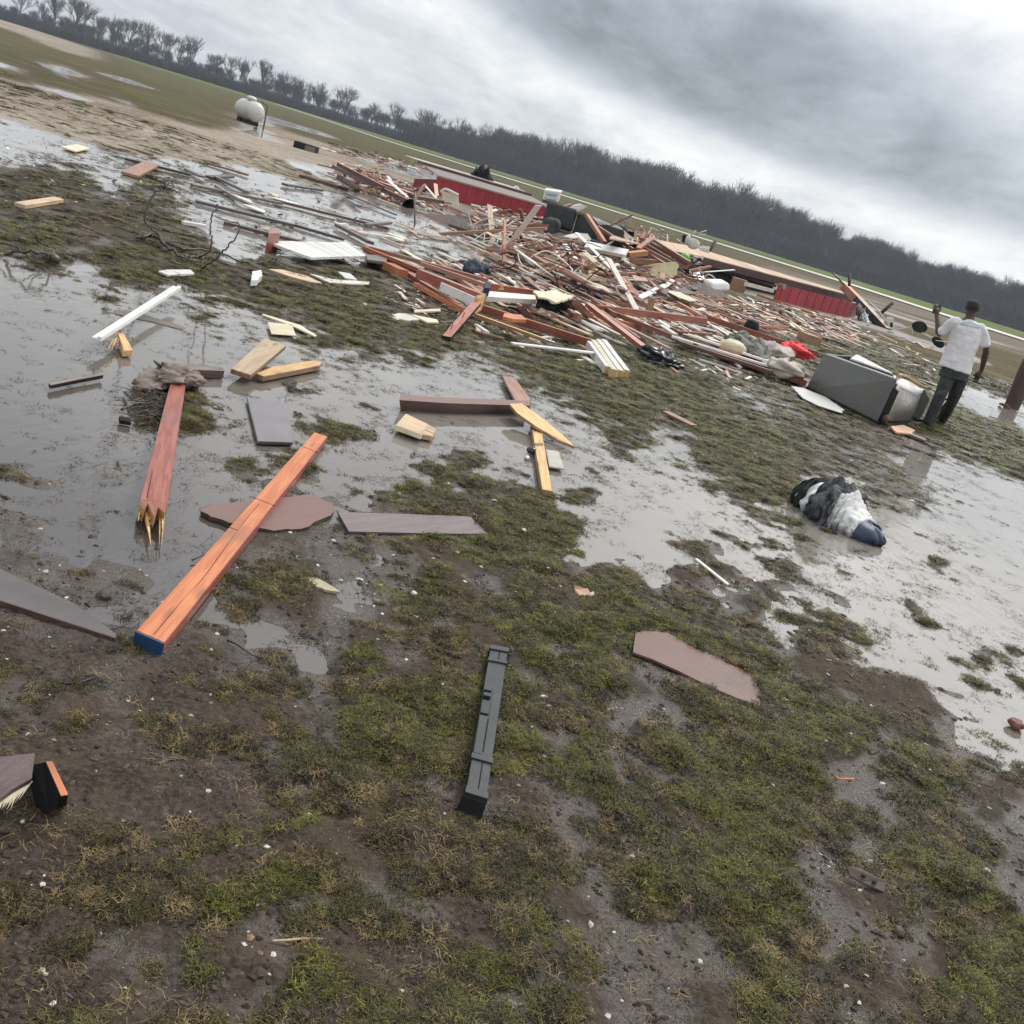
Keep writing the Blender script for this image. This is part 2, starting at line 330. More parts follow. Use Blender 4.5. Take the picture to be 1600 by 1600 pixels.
veg = mixc(nt, nB.step(.5, .75) * .55, veg, (.20, .165, .07))
vf = ((dens * 1.1 - .25 + (nB - .5) * 1.3) * (.35 + far * .65)).clamp() * pz.step(-.004, .012)
c = mixc(nt, vf, mud, veg)
c = mixc(nt, (straw + (nE - .5) * .35 + (nB - .5) * .4).step(.22, .62), c, mixc(nt, (nC * .6 + nB * .4).step(.42, .58), (.44, .385, .32), (.20, .165, .13)))
nF = noise(nt, vecmul(nt, P, (.35, .9, 1), (0, 0, -.25)), 1.0, 6, .68)
c = mixc(nt, far * nF.step(.50, .66) * .75, c, (.185, .150, .105)); c = mixc(nt, far * (1.0 - nF.step(.34, .46)) * .6, c, (.045, .045, .022))
c = mixc(nt, far * nE.step(.46, .62) * (nB.step(.3, .6) * .8), c, (.115, .088, .052))
lush = mixc(nt, nE.step(.35, .65), (.075, .125, .026), (.130, .150, .036))
c = mixc(nt, ((sx2 * sx2 + sy2 * sy2)._m('SQRT')).step(6, 17) * green.step(.62, .92) * (.8 + far * .2), c, lush)
c = mixc(nt, (deb * 1.2).clamp() * (nB.step(.44, .6) * .6), c, (.24, .165, .11))
c = mixc(nt, (deb * -2.2 - .4).clamp(), c, (.50, .46, .40))
nt.links.new(c, p.inputs['Base Color'])
wet = 1.0 - (pz + (nB - .5) * .02).step(.001, .016)
nt.links.new((.70 - wet * .55 + (nC - .5) * .3 + far * .2).clamp().s, p.inputs['Roughness'])
nt.links.new((.05 + wet * .52).s, p.inputs['Specular IOR Level'])
bump(nt, p, nC * .6 + nD * .35 + nB * .8, .011)
tag(link('ground', me, None, m), kind='structure')
# ------------------------------------------------------------------ standing water
m, nt, p, t = newmat('muddy_water'); geo = nt.nodes.new('ShaderNodeNewGeometry'); P = geo.outputs['Position']
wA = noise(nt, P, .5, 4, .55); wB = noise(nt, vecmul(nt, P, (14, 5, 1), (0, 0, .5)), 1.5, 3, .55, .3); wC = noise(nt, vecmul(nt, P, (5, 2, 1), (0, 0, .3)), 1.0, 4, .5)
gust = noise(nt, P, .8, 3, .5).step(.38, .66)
sx = nt.nodes.new('ShaderNodeSeparateXYZ'); nt.links.new(P, sx.inputs[0]); sky_sheen = (V(nt, sx.outputs[1]) + V(nt, sx.outputs[0]) * .4 + (wA - .5) * 3.0).step(4.3, 8.5)   # farther pools painted paler to imitate bright sky reflection
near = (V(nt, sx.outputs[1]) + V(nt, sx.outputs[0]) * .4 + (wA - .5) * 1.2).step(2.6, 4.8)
nt.links.new(mixc(nt, sky_sheen, mixc(nt, near, (.060, .051, .047), mixc(nt, wA.step(.3, .7), (.180, .162, .143), (.125, .111, .098))), mixc(nt, wA.step(.3, .7), (.31, .29, .262), (.24, .222, .20))), p.inputs['Base Color'])
p.inputs['Roughness'].default_value = .055; p.inputs['IOR'].default_value = 1.8; p.inputs['Specular IOR Level'].default_value = .62
bump(nt, p, (wB * .5 * gust) + wC * .35, .012, .55)
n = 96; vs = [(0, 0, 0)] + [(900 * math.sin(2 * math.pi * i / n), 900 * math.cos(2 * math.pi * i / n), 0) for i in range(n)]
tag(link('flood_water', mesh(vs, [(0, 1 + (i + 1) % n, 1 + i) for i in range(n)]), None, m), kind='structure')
m, nt, p, t = newmat('pale_track'); geo = nt.nodes.new('ShaderNodeNewGeometry'); nn0 = noise(nt, geo.outputs['Position'], .35, 4, .6)
nt.links.new(mixc(nt, nn0.step(.3, .7), (.40, .37, .31), (.56, .53, .47)), p.inputs['Base Color']); p.inputs['Roughness'].default_value = .6
vs, fs = [], []
for i, (x, wpx, dd_) in enumerate(((430, .4, 9.5), (462, .6, 10), (510, .8, 11), (600, 1.0, 13.8), (740, 1.3, 14.6), (900, 1.5, 15), (1120, 1.8, 15.6), (1310, 2.4, 16.0), (1475, 3.0, 18.6), (1600, 3.2, 19.8), (1750, 3.6, 22))):
    y0 = 21 + .306 * x + dd_; vs += [G(x, y0 - wpx / 2, .13), G(x, y0 + wpx / 2, .13)]
    if i: k = 2 * i - 2; fs.append((k, k + 1, k + 3, k + 2))
tag(link('dirt_road', mesh(vs, fs), None, m), kind='structure')
# ------------------------------------------------------------------ ground cover: tufts placed point by point
def leafmat(name, c1, c2, rough=.5):
    m, nt, p, t = newmat(name); oi = nt.nodes.new('ShaderNodeObjectInfo'); r = V(nt, oi.outputs['Random'])
    geo = nt.nodes.new('ShaderNodeNewGeometry'); n = noise(nt, geo.outputs['Position'], 45, 2)
    nt.links.new(mixc(nt, (r * .7 + n * 1.3 - .6).clamp(), c1, c2), p.inputs['Base Color']); p.inputs['Roughness'].default_value = rough
    p.inputs['Specular IOR Level'].default_value = .22; return m
M_GREEN = leafmat('grass_green', (.042, .047, .010), (.205, .195, .034))
M_OLIVE = leafmat('grass_olive', (.024, .021, .010), (.125, .106, .034))
M_TAN = leafmat('grass_tan', (.13, .092, .045), (.30, .220, .10))
M_LITT = leafmat('litter_brown', (.018, .014, .011), (.085, .060, .040), .38)
def tuft_mesh(rs, nb, ln, wd, spread, tilt, curl):
    vs, fs = [], []
    for _ in range(nb):
        a = rs.uniform(0, 6.283); rad = spread * math.sqrt(rs.random()); bx, by = rad * math.cos(a), rad * math.sin(a)
        d = rs.uniform(0, 6.283); L = ln * rs.uniform(.45, 1.15); t = math.radians(rs.uniform(*tilt)); pos = Vector((bx, by, -.004)); wv = wd * rs.uniform(.6, 1.2)
        k = len(vs)
        for s in range(4):
            side = Vector((-math.sin(d), math.cos(d), 0)) * wv * (1 - s / 3.4) * .5
            vs += [pos - side, pos + side]
            if s < 3:
                fs.append((k + 2 * s, k + 2 * s + 1, k + 2 * s + 3, k + 2 * s + 2))
                st = Vector((math.cos(d) * math.sin(t), math.sin(d) * math.sin(t), math.cos(t))) * L / 3; pos = pos + st
                if pos.z < .001: pos.z = .001 + rs.random() * .004
                t = min(1.72, t + math.radians(rs.uniform(0, curl))); d += math.radians(rs.uniform(-curl, curl))
    return mesh(vs, fs, 'tuft')
def protos(name, mats, n, **k):
    c = bpy.data.collections.new(name)
    for i in range(n):
        me = tuft_mesh(random.Random(len(name) * 31 + i), **k); me.materials.append(mats[i % len(mats)])
        c.objects.link(bpy.data.objects.new(name + '_clump', me))
    return c
def scatter(name, coll, pts, rot, scl, label, cat, flat=True):
    me = bpy.data.meshes.new(name); me.vertices.add(len(pts)); me.vertices.foreach_set('co', pts.astype(np.float32).ravel())
    a = me.attributes.new('rot', 'FLOAT_VECTOR', 'POINT'); a.data.foreach_set('vector', rot.astype(np.float32).ravel())
    a = me.attributes.new('scl', 'FLOAT_VECTOR', 'POINT'); zs = np.clip(3.4 / np.hypot(pts[:, 0], pts[:, 1]), .26, 1) if flat else np.ones(len(pts)); a.data.foreach_set('vector', np.stack([scl, scl, scl * zs], 1).astype(np.float32).ravel())
    a = me.attributes.new('pick', 'INT', 'POINT'); a.data.foreach_set('value', np.random.default_rng(5).integers(0, 1000, len(pts)).astype(np.int32))
    o = link(name, me); tag(o, label, cat, kind='stuff')
    g = bpy.data.node_groups.new(name, 'GeometryNodeTree'); g.interface.new_socket('Geometry', in_out='INPUT', socket_type='NodeSocketGeometry'); g.interface.new_socket('Geometry', in_out='OUTPUT', socket_type='NodeSocketGeometry')
    N = g.nodes.new; gi = N('NodeGroupInput'); go = N('NodeGroupOutput'); ins = N('GeometryNodeInstanceOnPoints'); ci = N('GeometryNodeCollectionInfo')
    ci.inputs['Collection'].default_value = coll; ci.inputs['Separate Children'].default_value = True; ci.inputs['Reset Children'].default_value = True
    def na(nm, ty):
        q = N('GeometryNodeInputNamedAttribute'); q.data_type = ty; q.inputs['Name'].default_value = nm; return q.outputs['Attribute']
    L = g.links.new; L(gi.outputs[0], ins.inputs['Points']); L(ci.outputs[0], ins.inputs['Instance']); ins.inputs['Pick Instance'].default_value = True
    L(na('pick', 'INT'), ins.inputs['Instance Index']); L(na('rot', 'FLOAT_VECTOR'), ins.inputs['Rotation']); L(na('scl', 'FLOAT_VECTOR'), ins.inputs['Scale'])
    L(ins.outputs[0], go.inputs[0]); md = o.modifiers.new('scatter', 'NODES'); md.node_group = g
    return o
RG = np.random.default_rng(3)
def sample(n, r0, r1, power):            # radius density ~ r^-power per unit area, inside a fan wider than the frame
    u = RG.random(n); e = 2 - power
    r = (r0 ** e + u * (r1 ** e - r0 ** e)) ** (1 / e) if abs(e) > 1e-6 else r0 * (r1 / r0) ** u
    a = np.radians(RG.uniform(-41, 41, n)); return r * np.sin(a), r * np.cos(a), r
def cover(n, power, fn, smin, sgrow, zmin, r1=38):
    x, y, r = sample(n, 1.25, r1, power); h, L = land(x, y, np.maximum(.006, r * .004))
    k = fn(x, y, h, L) > RG.random(n); k &= h > zmin; k &= ~covered(x, y); x, y, r, h = x[k], y[k], r[k], h[k]
    s = np.maximum(smin, sgrow * r) * RG.uniform(.7, 1.35, len(x))
    return np.stack([x, y, np.maximum(h, -.004)], 1), np.stack([RG.uniform(-.25, .25, len(x)), RG.uniform(-.25, .25, len(x)), RG.uniform(0, 6.28, len(x))], 1), s
cl = lambda v: np.clip(v, 0, 1)
patch = lambda x, y, lam, sd: vnoise(x / lam, y / lam, sd) * 1.6 + .5 + .5 * vnoise(x / lam * 2.7, y / lam * 2.7, sd + 1)
kw = dict(nb=58, ln=.025, wd=.0034, spread=.032, tilt=(20, 90), curl=45)
cg = protos('green_grass', [M_GREEN, M_GREEN, M_OLIVE], 6, **kw)
co_ = protos('olive_grass', [M_OLIVE, M_LITT, M_OLIVE, M_OLIVE, M_TAN], 10, **kw)
ct = protos('tan_grass', [M_TAN, M_OLIVE], 4, nb=20, ln=.034, wd=.0026, spread=.035, tilt=(45, 92), curl=34)
clt = protos('plant_litter', [M_LITT, M_LITT, M_LITT, M_TAN], 8, nb=13, ln=.055, wd=.0034, spread=.05, tilt=(70, 98), curl=30)
isl = lambda h: cl((h + .050) / .020)
clump = lambda x, y, h: np.where(h > .001, 1.0, np.maximum(cl(1 + h / .02) * cl(patch(x, y, .11, 65) * 2.2 - .6), cl(patch(x, y, .17, 61) * 3.2 - 1.75) * cl(patch(x, y, 1.1, 63) * 2.4 - .5)))
P_, R_, S_ = cover(330000, 1.15, lambda x, y, h, L: cl((L[:, 2] * .9 + (patch(x, y, .42, 30) - .5) * .55 + (patch(x, y, .13, 33) - .5) * .5 - .42) * 4) * cl(L[:, 3] * 1.8 - .48 + (patch(x, y, .5, 31) - .5) * 1.1) * isl(h) * clump(x, y, h), .85, .135, -.06, 32)
print('green', len(P_)); scatter('green_grass', cg, P_, R_, S_, 'short wet green grass growing over the muddy yard', 'grass')
P_, R_, S_ = cover(330000, 1.15, lambda x, y, h, L: cl((L[:, 2] * .9 + (patch(x, y, .36, 36) - .5) * .6 + (patch(x, y, .12, 37) - .5) * .5 - .40) * 3.5) * cl(1.1 - L[:, 3] * .75) * isl(h) * clump(x, y, h), .8, .13, -.06, 32)
print('olive', len(P_)); scatter('olive_grass', co_, P_, R_, S_, 'matted olive and brown winter grass on the mud', 'grass')
P_, R_, S_ = cover(17000, 1.35, lambda x, y, h, L: cl(L[:, 2] * .7) * cl(patch(x, y, .45, 41) * 1.6 - .7) * isl(h), .8, .17, 0)
print('tan', len(P_)); scatter('dead_grass', ct, P_, R_, S_, 'tufts of dead straw-coloured grass among the green', 'grass')
P_, R_, S_ = cover(60000, 1.45, lambda x, y, h, L: (.22 + .45 * cl(L[:, 2])) * cl(1 - L[:, 4] * 1.5) * cl(patch(x, y, .3, 45) * 1.6 - .35) * cl((h + .06) / .02), .7, .15, -.06, 22)
P_[:, 2] = np.maximum(P_[:, 2], .001); R_[:, :2] *= .3
print('litter', len(P_)); scatter('plant_litter', clt, P_, R_, S_, 'dark wet twigs and dead stems strewn over mud and puddles', 'plant litter')
# grit: pale stones and shell bits pressed into the mud
cgr = bpy.data.collections.new('grit')
M_GRIT = plain('pale_grit', (.52, .49, .42), .5, .3, .3, scale=60)
M_GRIT2 = plain('brown_grit', (.22, .13, .08), .5, .4, .3, scale=60)
for i in range(6):
    bm = bmesh.new(); bmesh.ops.create_icosphere(bm, subdivisions=1, radius=.005); rs = random.Random(i)
    for v in bm.verts: v.co = Vector((v.co.x * rs.uniform(.7, 1.5), v.co.y * rs.uniform(.6, 1.2), v.co.z * rs.uniform(.4, .7)))
    me = bpy.data.meshes.new('grit'); bm.to_mesh(me); bm.free(); me.materials.append(M_GRIT if i % 3 else M_GRIT2); cgr.objects.link(bpy.data.objects.new('pebble', me))
P_, R_, S_ = cover(9000, 1.7, lambda x, y, h, L: .5 + 0 * x, .35, .0, -.002, 14)
S_ = .22 + .55 * RG.random(len(S_)) ** 5 * 3 + .05; S_ = S_ * np.clip(np.hypot(P_[:, 0], P_[:, 1]) / 2.5, 1, 3)
scatter('gravel_bits', cgr, P_, R_, S_, 'pale grit and tiny stones pressed into the mud', 'gravel')
# crumbs of soil and chopped leaf over the near mud
cdk = bpy.data.collections.new('crumbs'); M_CR = plain('soil_crumb', (.040, .029, .021), .6, .4, .2, scale=60, spec=.3); M_CR2 = plain('leaf_crumb', (.10, .070, .042), .6, .4, .2, scale=60, spec=.3)
for i in range(6):
    bm = bmesh.new(); bmesh.ops.create_icosphere(bm, subdivisions=1, radius=.0055); rs = random.Random(i + 30)
    for v in bm.verts: v.co = Vector((v.co.x * rs.uniform(.7, 1.9), v.co.y * rs.uniform(.5, 1.1), v.co.z * rs.uniform(.4, .8)))
    me = bpy.data.meshes.new('crumb'); bm.to_mesh(me); bm.free(); me.materials.append(M_CR if i % 3 else M_CR2); cdk.objects.link(bpy.data.objects.new('crumb', me))
P_, R_, S_ = cover(46000, 1.7, lambda x, y, h, L: cl(patch(x, y, .25, 71) * 1.5 - .2) + 0 * x, .3, .0, -.002, 8)
S_ = (.25 + 1.6 * RG.random(len(S_)) ** 4) * np.clip(np.hypot(P_[:, 0], P_[:, 1]) / 2.5, 1, 2.2)
scatter('soil_crumbs', cdk, P_, R_, S_, 'dark crumbs of soil and leaf scattered over the near mud', 'soil')
# ------------------------------------------------------------------ bare winter trees
M_TREE = plain('winter_bark', (.056, .049, .045), .8, .3, .1, scale=.6)
M_TREE2 = plain('winter_bark_wood', (.032, .034, .040), .8, .3, .1, scale=.6)
def tube(vs, fs, a, b, ra, rb, n=3):
    ax = (b - a); L = ax.length
    if L < 1e-6: return
    ax /= L; u = ax.orthogonal().normalized(); v = ax.cross(u); k = len(vs)
    for c, r in ((a, ra), (b, rb)):
        for i in range(n):
            t = 2 * math.pi * i / n; vs.append(c + (u * math.cos(t) + v * math.sin(t)) * r)
    for i in range(n): fs.append((k + i, k + (i + 1) % n, k + n + (i + 1) % n, k + n + i))
def tree_meshes(seed, h, fork=.35, wide=.42, fan=1.0, mxl=4, rmin=.022):
    rs = random.Random(seed); tv, tf, cv, cf = [], [], [], []
    def grow(p, d, L, r, lev):
        segs = 3 if lev < 2 else 2; q = p
        for s in range(segs):
            d2 = (d + Vector((rs.gauss(0, .12), rs.gauss(0, .12), rs.gauss(.05, .06))) * (1 + lev * .35)).normalized(); e = q + d2 * L / segs
            tube(cv if lev else tv, cf if lev else tf, q, e, r * (1 - s / segs * .4), r * (1 - (s + 1) / segs * .4), 5 if lev == 0 else 3); q = e; d = d2
            if lev and lev < mxl and rs.random() < (.75 if mxl > 3 else 1): kid(q, d, L, r, lev)
        if lev < mxl:
            for _ in range((3 if lev else 4) if mxl > 3 else 5): kid(q, d, L, r * (.9 if lev else 1), lev)
    def kid(q, d, L, r, lev):
        a = rs.uniform(0, 6.283); u = d.orthogonal().normalized(); v = d.cross(u); sp = rs.uniform(.25, .75) * (1.1 if lev else 1.0) * fan
        nd = (d + (u * math.cos(a) + v * math.sin(a)) * sp + Vector((0, 0, .12))).normalized()
        grow(q, nd, L * rs.uniform(.62, .84) if lev else h * wide * rs.uniform(.55, .8), max(rmin, r * .56), lev + 1)
    tube(tv, tf, Vector((0, 0, -.4)), Vector((0, 0, .01)), h * .024, h * .02, 5)
    grow(Vector((0, 0, 0)), Vector((rs.gauss(0, .05), rs.gauss(0, .05), 1)).normalized(), h * fork, h * .018, 0)
    top = max(v.z for v in cv); s = h / top
    return mesh([v * s for v in tv], tf, 'trunk'), mesh([v * s for v in cv], cf, 'crown')
TREES = []; SOLO = []
for i in range(7):
    tm, cm = tree_meshes(100 + i, 10.0, (.30, .42, .36, .28, .45, .33, .38)[i], (.42, .34, .40, .46, .30, .38, .36)[i]); tm.materials.append(M_TREE); cm.materials.append(M_TREE); TREES.append((tm, cm))
    tm2, cm2 = tree_meshes(200 + i, 10.0, (.34, .40, .31, .38, .42, .34, .36)[i], (.40, .36, .38, .42, .34, .38, .36)[i], .78, 3, .026); tm2.materials.append(M_TREE); cm2.materials.append(M_TREE); SOLO.append((tm2, cm2))
PX = [0, 50, 100, 200, 250, 300, 370, 400, 460, 550, 620, 700, 800, 900, 1000, 1100, 1150, 1200, 1300, 1400, 1500, 1600, 1800]
HP = [30, 40, 46, 52, 52, 46, 45, 40, 42, 38, 44, 46, 60, 66, 67, 65, 72, 64, 56, 53, 56, 50, 50]
def far_pt(x, D):
    d = ray(x, 21 + .306 * x + 1.0); h = Vector((d[0], d[1], 0)).normalized(); return h * D
singles = [(30, 40, 0), (62, 44, 2), (78, 50, 1), (92, 52, 4), (104, 50, 6), (122, 48, 3), (134, 46, 5), (147, 44, 1), (160, 50, 0), (175, 50, 4), (186, 46, 2), (198, 44, 6), (219, 38, 5), (235, 55, 3), (243, 56, 0), (268, 52, 1), (275, 46, 2),
           (290, 40, 4), (304, 48, 3), (322, 38, 6), (335, 42, 5), (350, 52, 0), (372, 40, 1), (385, 44, 2), (400, 46, 4), (414, 40, 3), (432, 44, 6), (455, 52, 0), (466, 46, 5), (485, 36, 1), (500, 42, 2), (520, 42, 4), (545, 52, 3), (575, 46, 0), (595, 36, 6), (620, 50, 5),
           (655, 40, 1), (700, 44, 2), (760, 52, 4), (800, 58, 3), (1018, 74, 0), (1105, 68, 5), (1148, 84, 0), (1165, 70, 3), (1290, 66, 2), (1392, 60, 4), (1505, 66, 0), (1560, 58, 6)]
rs_ = random.Random(2)
singles += [(x_ + rs_.uniform(-9, 9), float(np.interp(x_, PX, HP)) * rs_.uniform(.98, 1.16), rs_.randrange(7)) for x_ in range(650, 1600, 27)]
TL = {30: 'leftmost leafless tree on the far field edge', 385: 'leafless tree straight above the white propane tank', 455: 'rounded leafless crown standing clear right of the propane tank', 1148: 'tallest leafless crown above the wood, right of the heap', 1505: 'leafless crown above the wood over the walking person', 268: 'spreading leafless tree with open sky on both sides at left', 1560: 'rightmost leafless crown rising above the wood', 243: 'tall twin-crowned leafless tree left of the propane tank'}
for n, (x, hp, k) in enumerate(singles):
    D = 372 + (n * 37 % 11); loc = far_pt(x, D); s = hp / 1600 * D / 10.0 * 1.04
    right = x > 780; s *= 1 + .13 * math.sin(n * 5.3); loc = loc + Vector((math.sin(n * 3.7) * 1.8, 0, 0))
    r = empty('bare_tree', loc, ('tall leafless tree whose crown rises above the dark wood' if right else 'leafless tree with a spreading crown, standing out from the far hedge line on the left'), 'tree', 'crowns rising above the wood' if right else 'bare trees along the far field edge', rz=(n * 2.4) % 6.28)
    r.scale = (s, s, s)
    for xx, lb in TL.items():
        if xx == x: r['label'] = lb
    a = link('trunk', SOLO[k][0], r); b_ = link('crown', SOLO[k][1], r)
WC = bpy.data.collections.new('woodland_trees')
for k in range(7):
    TT = TREES[k] if k < 2 else SOLO[k]; bm = bmesh.new(); bm.from_mesh(TT[0]); bm.from_mesh(TT[1]); me = bpy.data.meshes.new('wood_tree'); bm.to_mesh(me); bm.free(); me.materials.append(M_TREE2); WC.objects.link(bpy.data.objects.new('wood_tree', me))
pts, rot, scl = [], [], []; rs = random.Random(5)
for i in range(3000):
    x = rs.uniform(-420, 2050); hp = np.interp(x, PX, HP); D = 378 + 95 * rs.random() ** 1.3
    if x < 620 and rs.random() < .62: continue
    f = rs.uniform(.32, .62) if x < 420 else rs.uniform(.55, .85) if x < 760 else (.5 + .66 * rs.random() ** 1.8) + .05 * math.sin(x * .021) + .05 * math.sin(x * .057)
    p_ = far_pt(x, D); pts.append(p_); rot.append((0, 0, rs.uniform(0, 6.28))); scl.append(hp * f / 1600 * D / 10.0)
scatter('woodland', WC, np.array(pts), np.array(rot), np.array(scl), 'dark leafless wood closing the far side of the field', 'wood', flat=False)
# undergrowth at the foot of the wood
BC = bpy.data.collections.new('brush'); bkw = dict(nb=210, ln=2.6, wd=.12, spread=1.7, tilt=(2, 45), curl=20)
for i in range(3):
    me = tuft_mesh(random.Random(i + 50), **bkw); me.materials.append(M_TREE2); BC.objects.link(bpy.data.objects.new('brush_clump', me))
pts, rot, scl = [], [], []
for i in range(3600):
    x = rs.uniform(-420, 2050); D = 366 + 60 * rs.random() ** 1.5; pts.append(far_pt(x, D)); rot.append((0, 0, rs.uniform(0, 6.28))); scl.append(rs.uniform(.7, 1.5) * (2.0 if x > 650 else 1.0))
scatter('undergrowth', BC, np.array(pts), np.array(rot), np.array(scl), 'low dark brush at the foot of the far trees', 'brush', flat=False)
# ------------------------------------------------------------------ builders for boards and sheets
def P3(p, z): return G(p[0], p[1], p[2] if len(p) > 2 else z)
def frame(o_pts, a, b):                  # local frame: origin under the piece, x along a->b
    c = sum(o_pts, Vector()) / len(o_pts); c = Vector((c.x, c.y, 0)); d = b - a; rz = math.atan2(d.y, d.x)
    return c, rz, (Matrix.Translation(c) @ Matrix.Rotation(rz, 4, 'Z')).inverted()
def hexa(name, top, bot, mat, side=None, parent=None, label=None, cat=None, group=None, z=.06, bv=.0025, end=None, along=0):
    T = [P3(p, z) if not isinstance(p, Vector) else p for p in top]
    if isinstance(bot, (int, float)): B = [Vector((v.x, v.y, v.z - bot)) for v in T]
    else: B = [P3(p, 0) if not isinstance(p, Vector) else p for p in bot]
    if len(T) > 5: fa, fb = max(((p_, q_) for p_ in T for q_ in T), key=lambda w_: (w_[1] - w_[0]).length)
    else: fa, fb = T[along], T[(along + 1) % len(T)]
    c, rz, inv = frame(T, fa, fb); n = len(T)
    if parent is not None: pm = parent.matrix_basis.copy()
    vs = [inv @ v for v in T + B]
    nrm = (vs[1] - vs[0]).cross(vs[2] - vs[1]).z
    fs = [tuple(range(n)), tuple(range(2 * n - 1, n - 1, -1))] + [(i, n + i, n + (i + 1) % n, (i + 1) % n) for i in range(n)]
    if nrm < 0: fs = [f[::-1] for f in fs]
    me = mesh(vs, fs, name); o = link(name, me, parent, [mat, side or mat, end or side or mat])
    for k, f in enumerate(me.polygons): f.material_index = 0 if k == 0 else 1
    if end is not None:
        for e in (end_idx if False else [3]): me.polygons[2 + e].material_index = 2
    o.location = c; o.rotation_euler = (0, 0, rz)
    if parent is not None: o.matrix_parent_inverse = pm.inverted()
    if bv: bevel(o, bv)
    return tag(o, label, cat, group)
def sub(name, me, parent, mat, smooth=False):   # a part given in world coordinates
    o = link(name, me, parent, mat, smooth); o.matrix_parent_inverse = parent.matrix_basis.inverted(); return o
def beam(name, a, b, w, th, mat, parent=None, side=None, label=None, cat=None, group=None, roll=0.0, bv=.003):
    """a, b: world points of the centre line of the top face"""
    d = (b - a); L = d.length; x = d / L; up = Vector((0, 0, 1)); y = up.cross(x).normalized(); zz = x.cross(y)
    if roll: y2 = y * math.cos(roll) + zz * math.sin(roll); zz = x.cross(y2); y = y2
    M = Matrix(((x.x, y.x, zz.x, a.x), (x.y, y.y, zz.y, a.y), (x.z, y.z, zz.z, a.z), (0, 0, 0, 1)))
    h = w / 2; vs = [(0, -h, 0), (L, -h, 0), (L, h, 0), (0, h, 0), (0, -h, -th), (L, -h, -th), (L, h, -th), (0, h, -th)]
    me = mesh(vs, [(0, 1, 2, 3), (7, 6, 5, 4), (0, 4, 5, 1), (1, 5, 6, 2), (2, 6, 7, 3), (3, 7, 4, 0)], name)
    o = link(name, me, parent, [mat, side or mat])
    if side:
        for k in range(1, 6): me.polygons[k].material_index = 1
    o.matrix_world = M
    if parent is not None: o.matrix_parent_inverse = parent.matrix_basis.inverted(); o.matrix_basis = M
    if bv: bevel(o, bv)
    return tag(o, label, cat, group)
def sheet(name, pts, th, mat, parent=None, label=None, cat=None, group=None, z=.03, jag=0, seed=1, side=None, bv=0, warp=0.0):
    """flat irregular piece: outline from ground points, jagged between them"""
    rs = random.Random(seed); T = [P3(p, z) if not isinstance(p, Vector) else p for p in pts]; out = []
    for i, a in enumerate(T):
        b = T[(i + 1) % len(T)]; out.append(a)
        if jag:
            n = max(2, int((b - a).length / (jag * 2.2)))
            for k in range(1, min(n, 14)):
                t = k / n; q = a.lerp(b, t); q = q + Vector((rs.gauss(0, jag * .3), rs.gauss(0, jag * .3), rs.uniform(-warp, warp))); out.append(q)
    return hexa(name, out, th, mat, side, parent, label, cat, group, bv=bv)
def splinters(parent, base_a, base_b, d, n, L, mat, name='splinter', seed=0, th=.02):
    rs = random.Random(seed); vs, fs = [], []
    for i in range(n):
        t = (i + .5) / n + rs.uniform(-.06, .06); c = base_a.lerp(base_b, t); l = L * rs.uniform(.25, 1); wv = (base_b - base_a) / n * rs.uniform(.3, .6)
        dd = (d + (base_b - base_a).normalized() * rs.uniform(-.16, .16)).normalized(); k = len(vs); up = Vector((0, 0, th * rs.uniform(.4, 1)))
        vs += [c - wv, c + wv, c + wv - up, c - wv - up, c + dd * l - wv * .12 - up * .4, c + dd * l + wv * .12 - up * .6]
        fs += [(k, k + 1, k + 5, k + 4), (k + 3, k + 4, k + 5, k + 2), (k, k + 4, k + 3), (k + 1, k + 2, k + 5), (k, k + 3, k + 2, k + 1)]
    return sub(name, mesh(vs, fs, name), parent, mat)
def pipe(name, pts, r, mat, parent=None, n=6, label=None, cat=None, group=None, taper=1.0, smooth=True):
    pts = [Vector(p) for p in pts]; vs, fs = [], []; N = len(pts); org = Vector((pts[0].x, pts[0].y, 0)) if parent is None else Vector()
    prev = None
    for i, p in enumerate(pts):
        t = (pts[min(i + 1, N - 1)] - pts[max(i - 1, 0)]).normalized(); u = (t.orthogonal() if prev is None else prev - t * prev.dot(t)).normalized(); prev = u; v = t.cross(u)
        rr_ = r * (1 + (taper - 1) * i / max(1, N - 1))
        for k in range(n):
            a = 2 * math.pi * k / n; vs.append(p - org + (u * math.cos(a) + v * math.sin(a)) * rr_)
    for i in range(N - 1):
        for k in range(n): fs.append((i * n + k, i * n + (k + 1) % n, (i + 1) * n + (k + 1) % n, (i + 1) * n + k))
    fs.append(tuple(range(n))[::-1]); fs.append(tuple((N - 1) * n + k for k in range(n)))
    me = mesh(vs, fs, name)
    if parent is None: o = link(name, me, None, mat, smooth); o.location = org
    else: o = sub(name, me, parent, mat, smooth)
    return tag(o, label, cat, group)
def curve(pts, n=6):                     # Catmull-Rom through the points
    pts = [Vector(p) for p in pts]; P = [pts[0]] + pts + [pts[-1]]; out = []
    for i in range(1, len(P) - 2):
        for k in range(n):
            t = k / n; a, b, c, d = P[i - 1], P[i], P[i + 1], P[i + 2]
            out.append(.5 * ((2 * b) + (c - a) * t + (2 * a - 5 * b + 4 * c - d) * t * t + (3 * b - a - 3 * c + d) * t ** 3))
    return out + [pts[-1]]
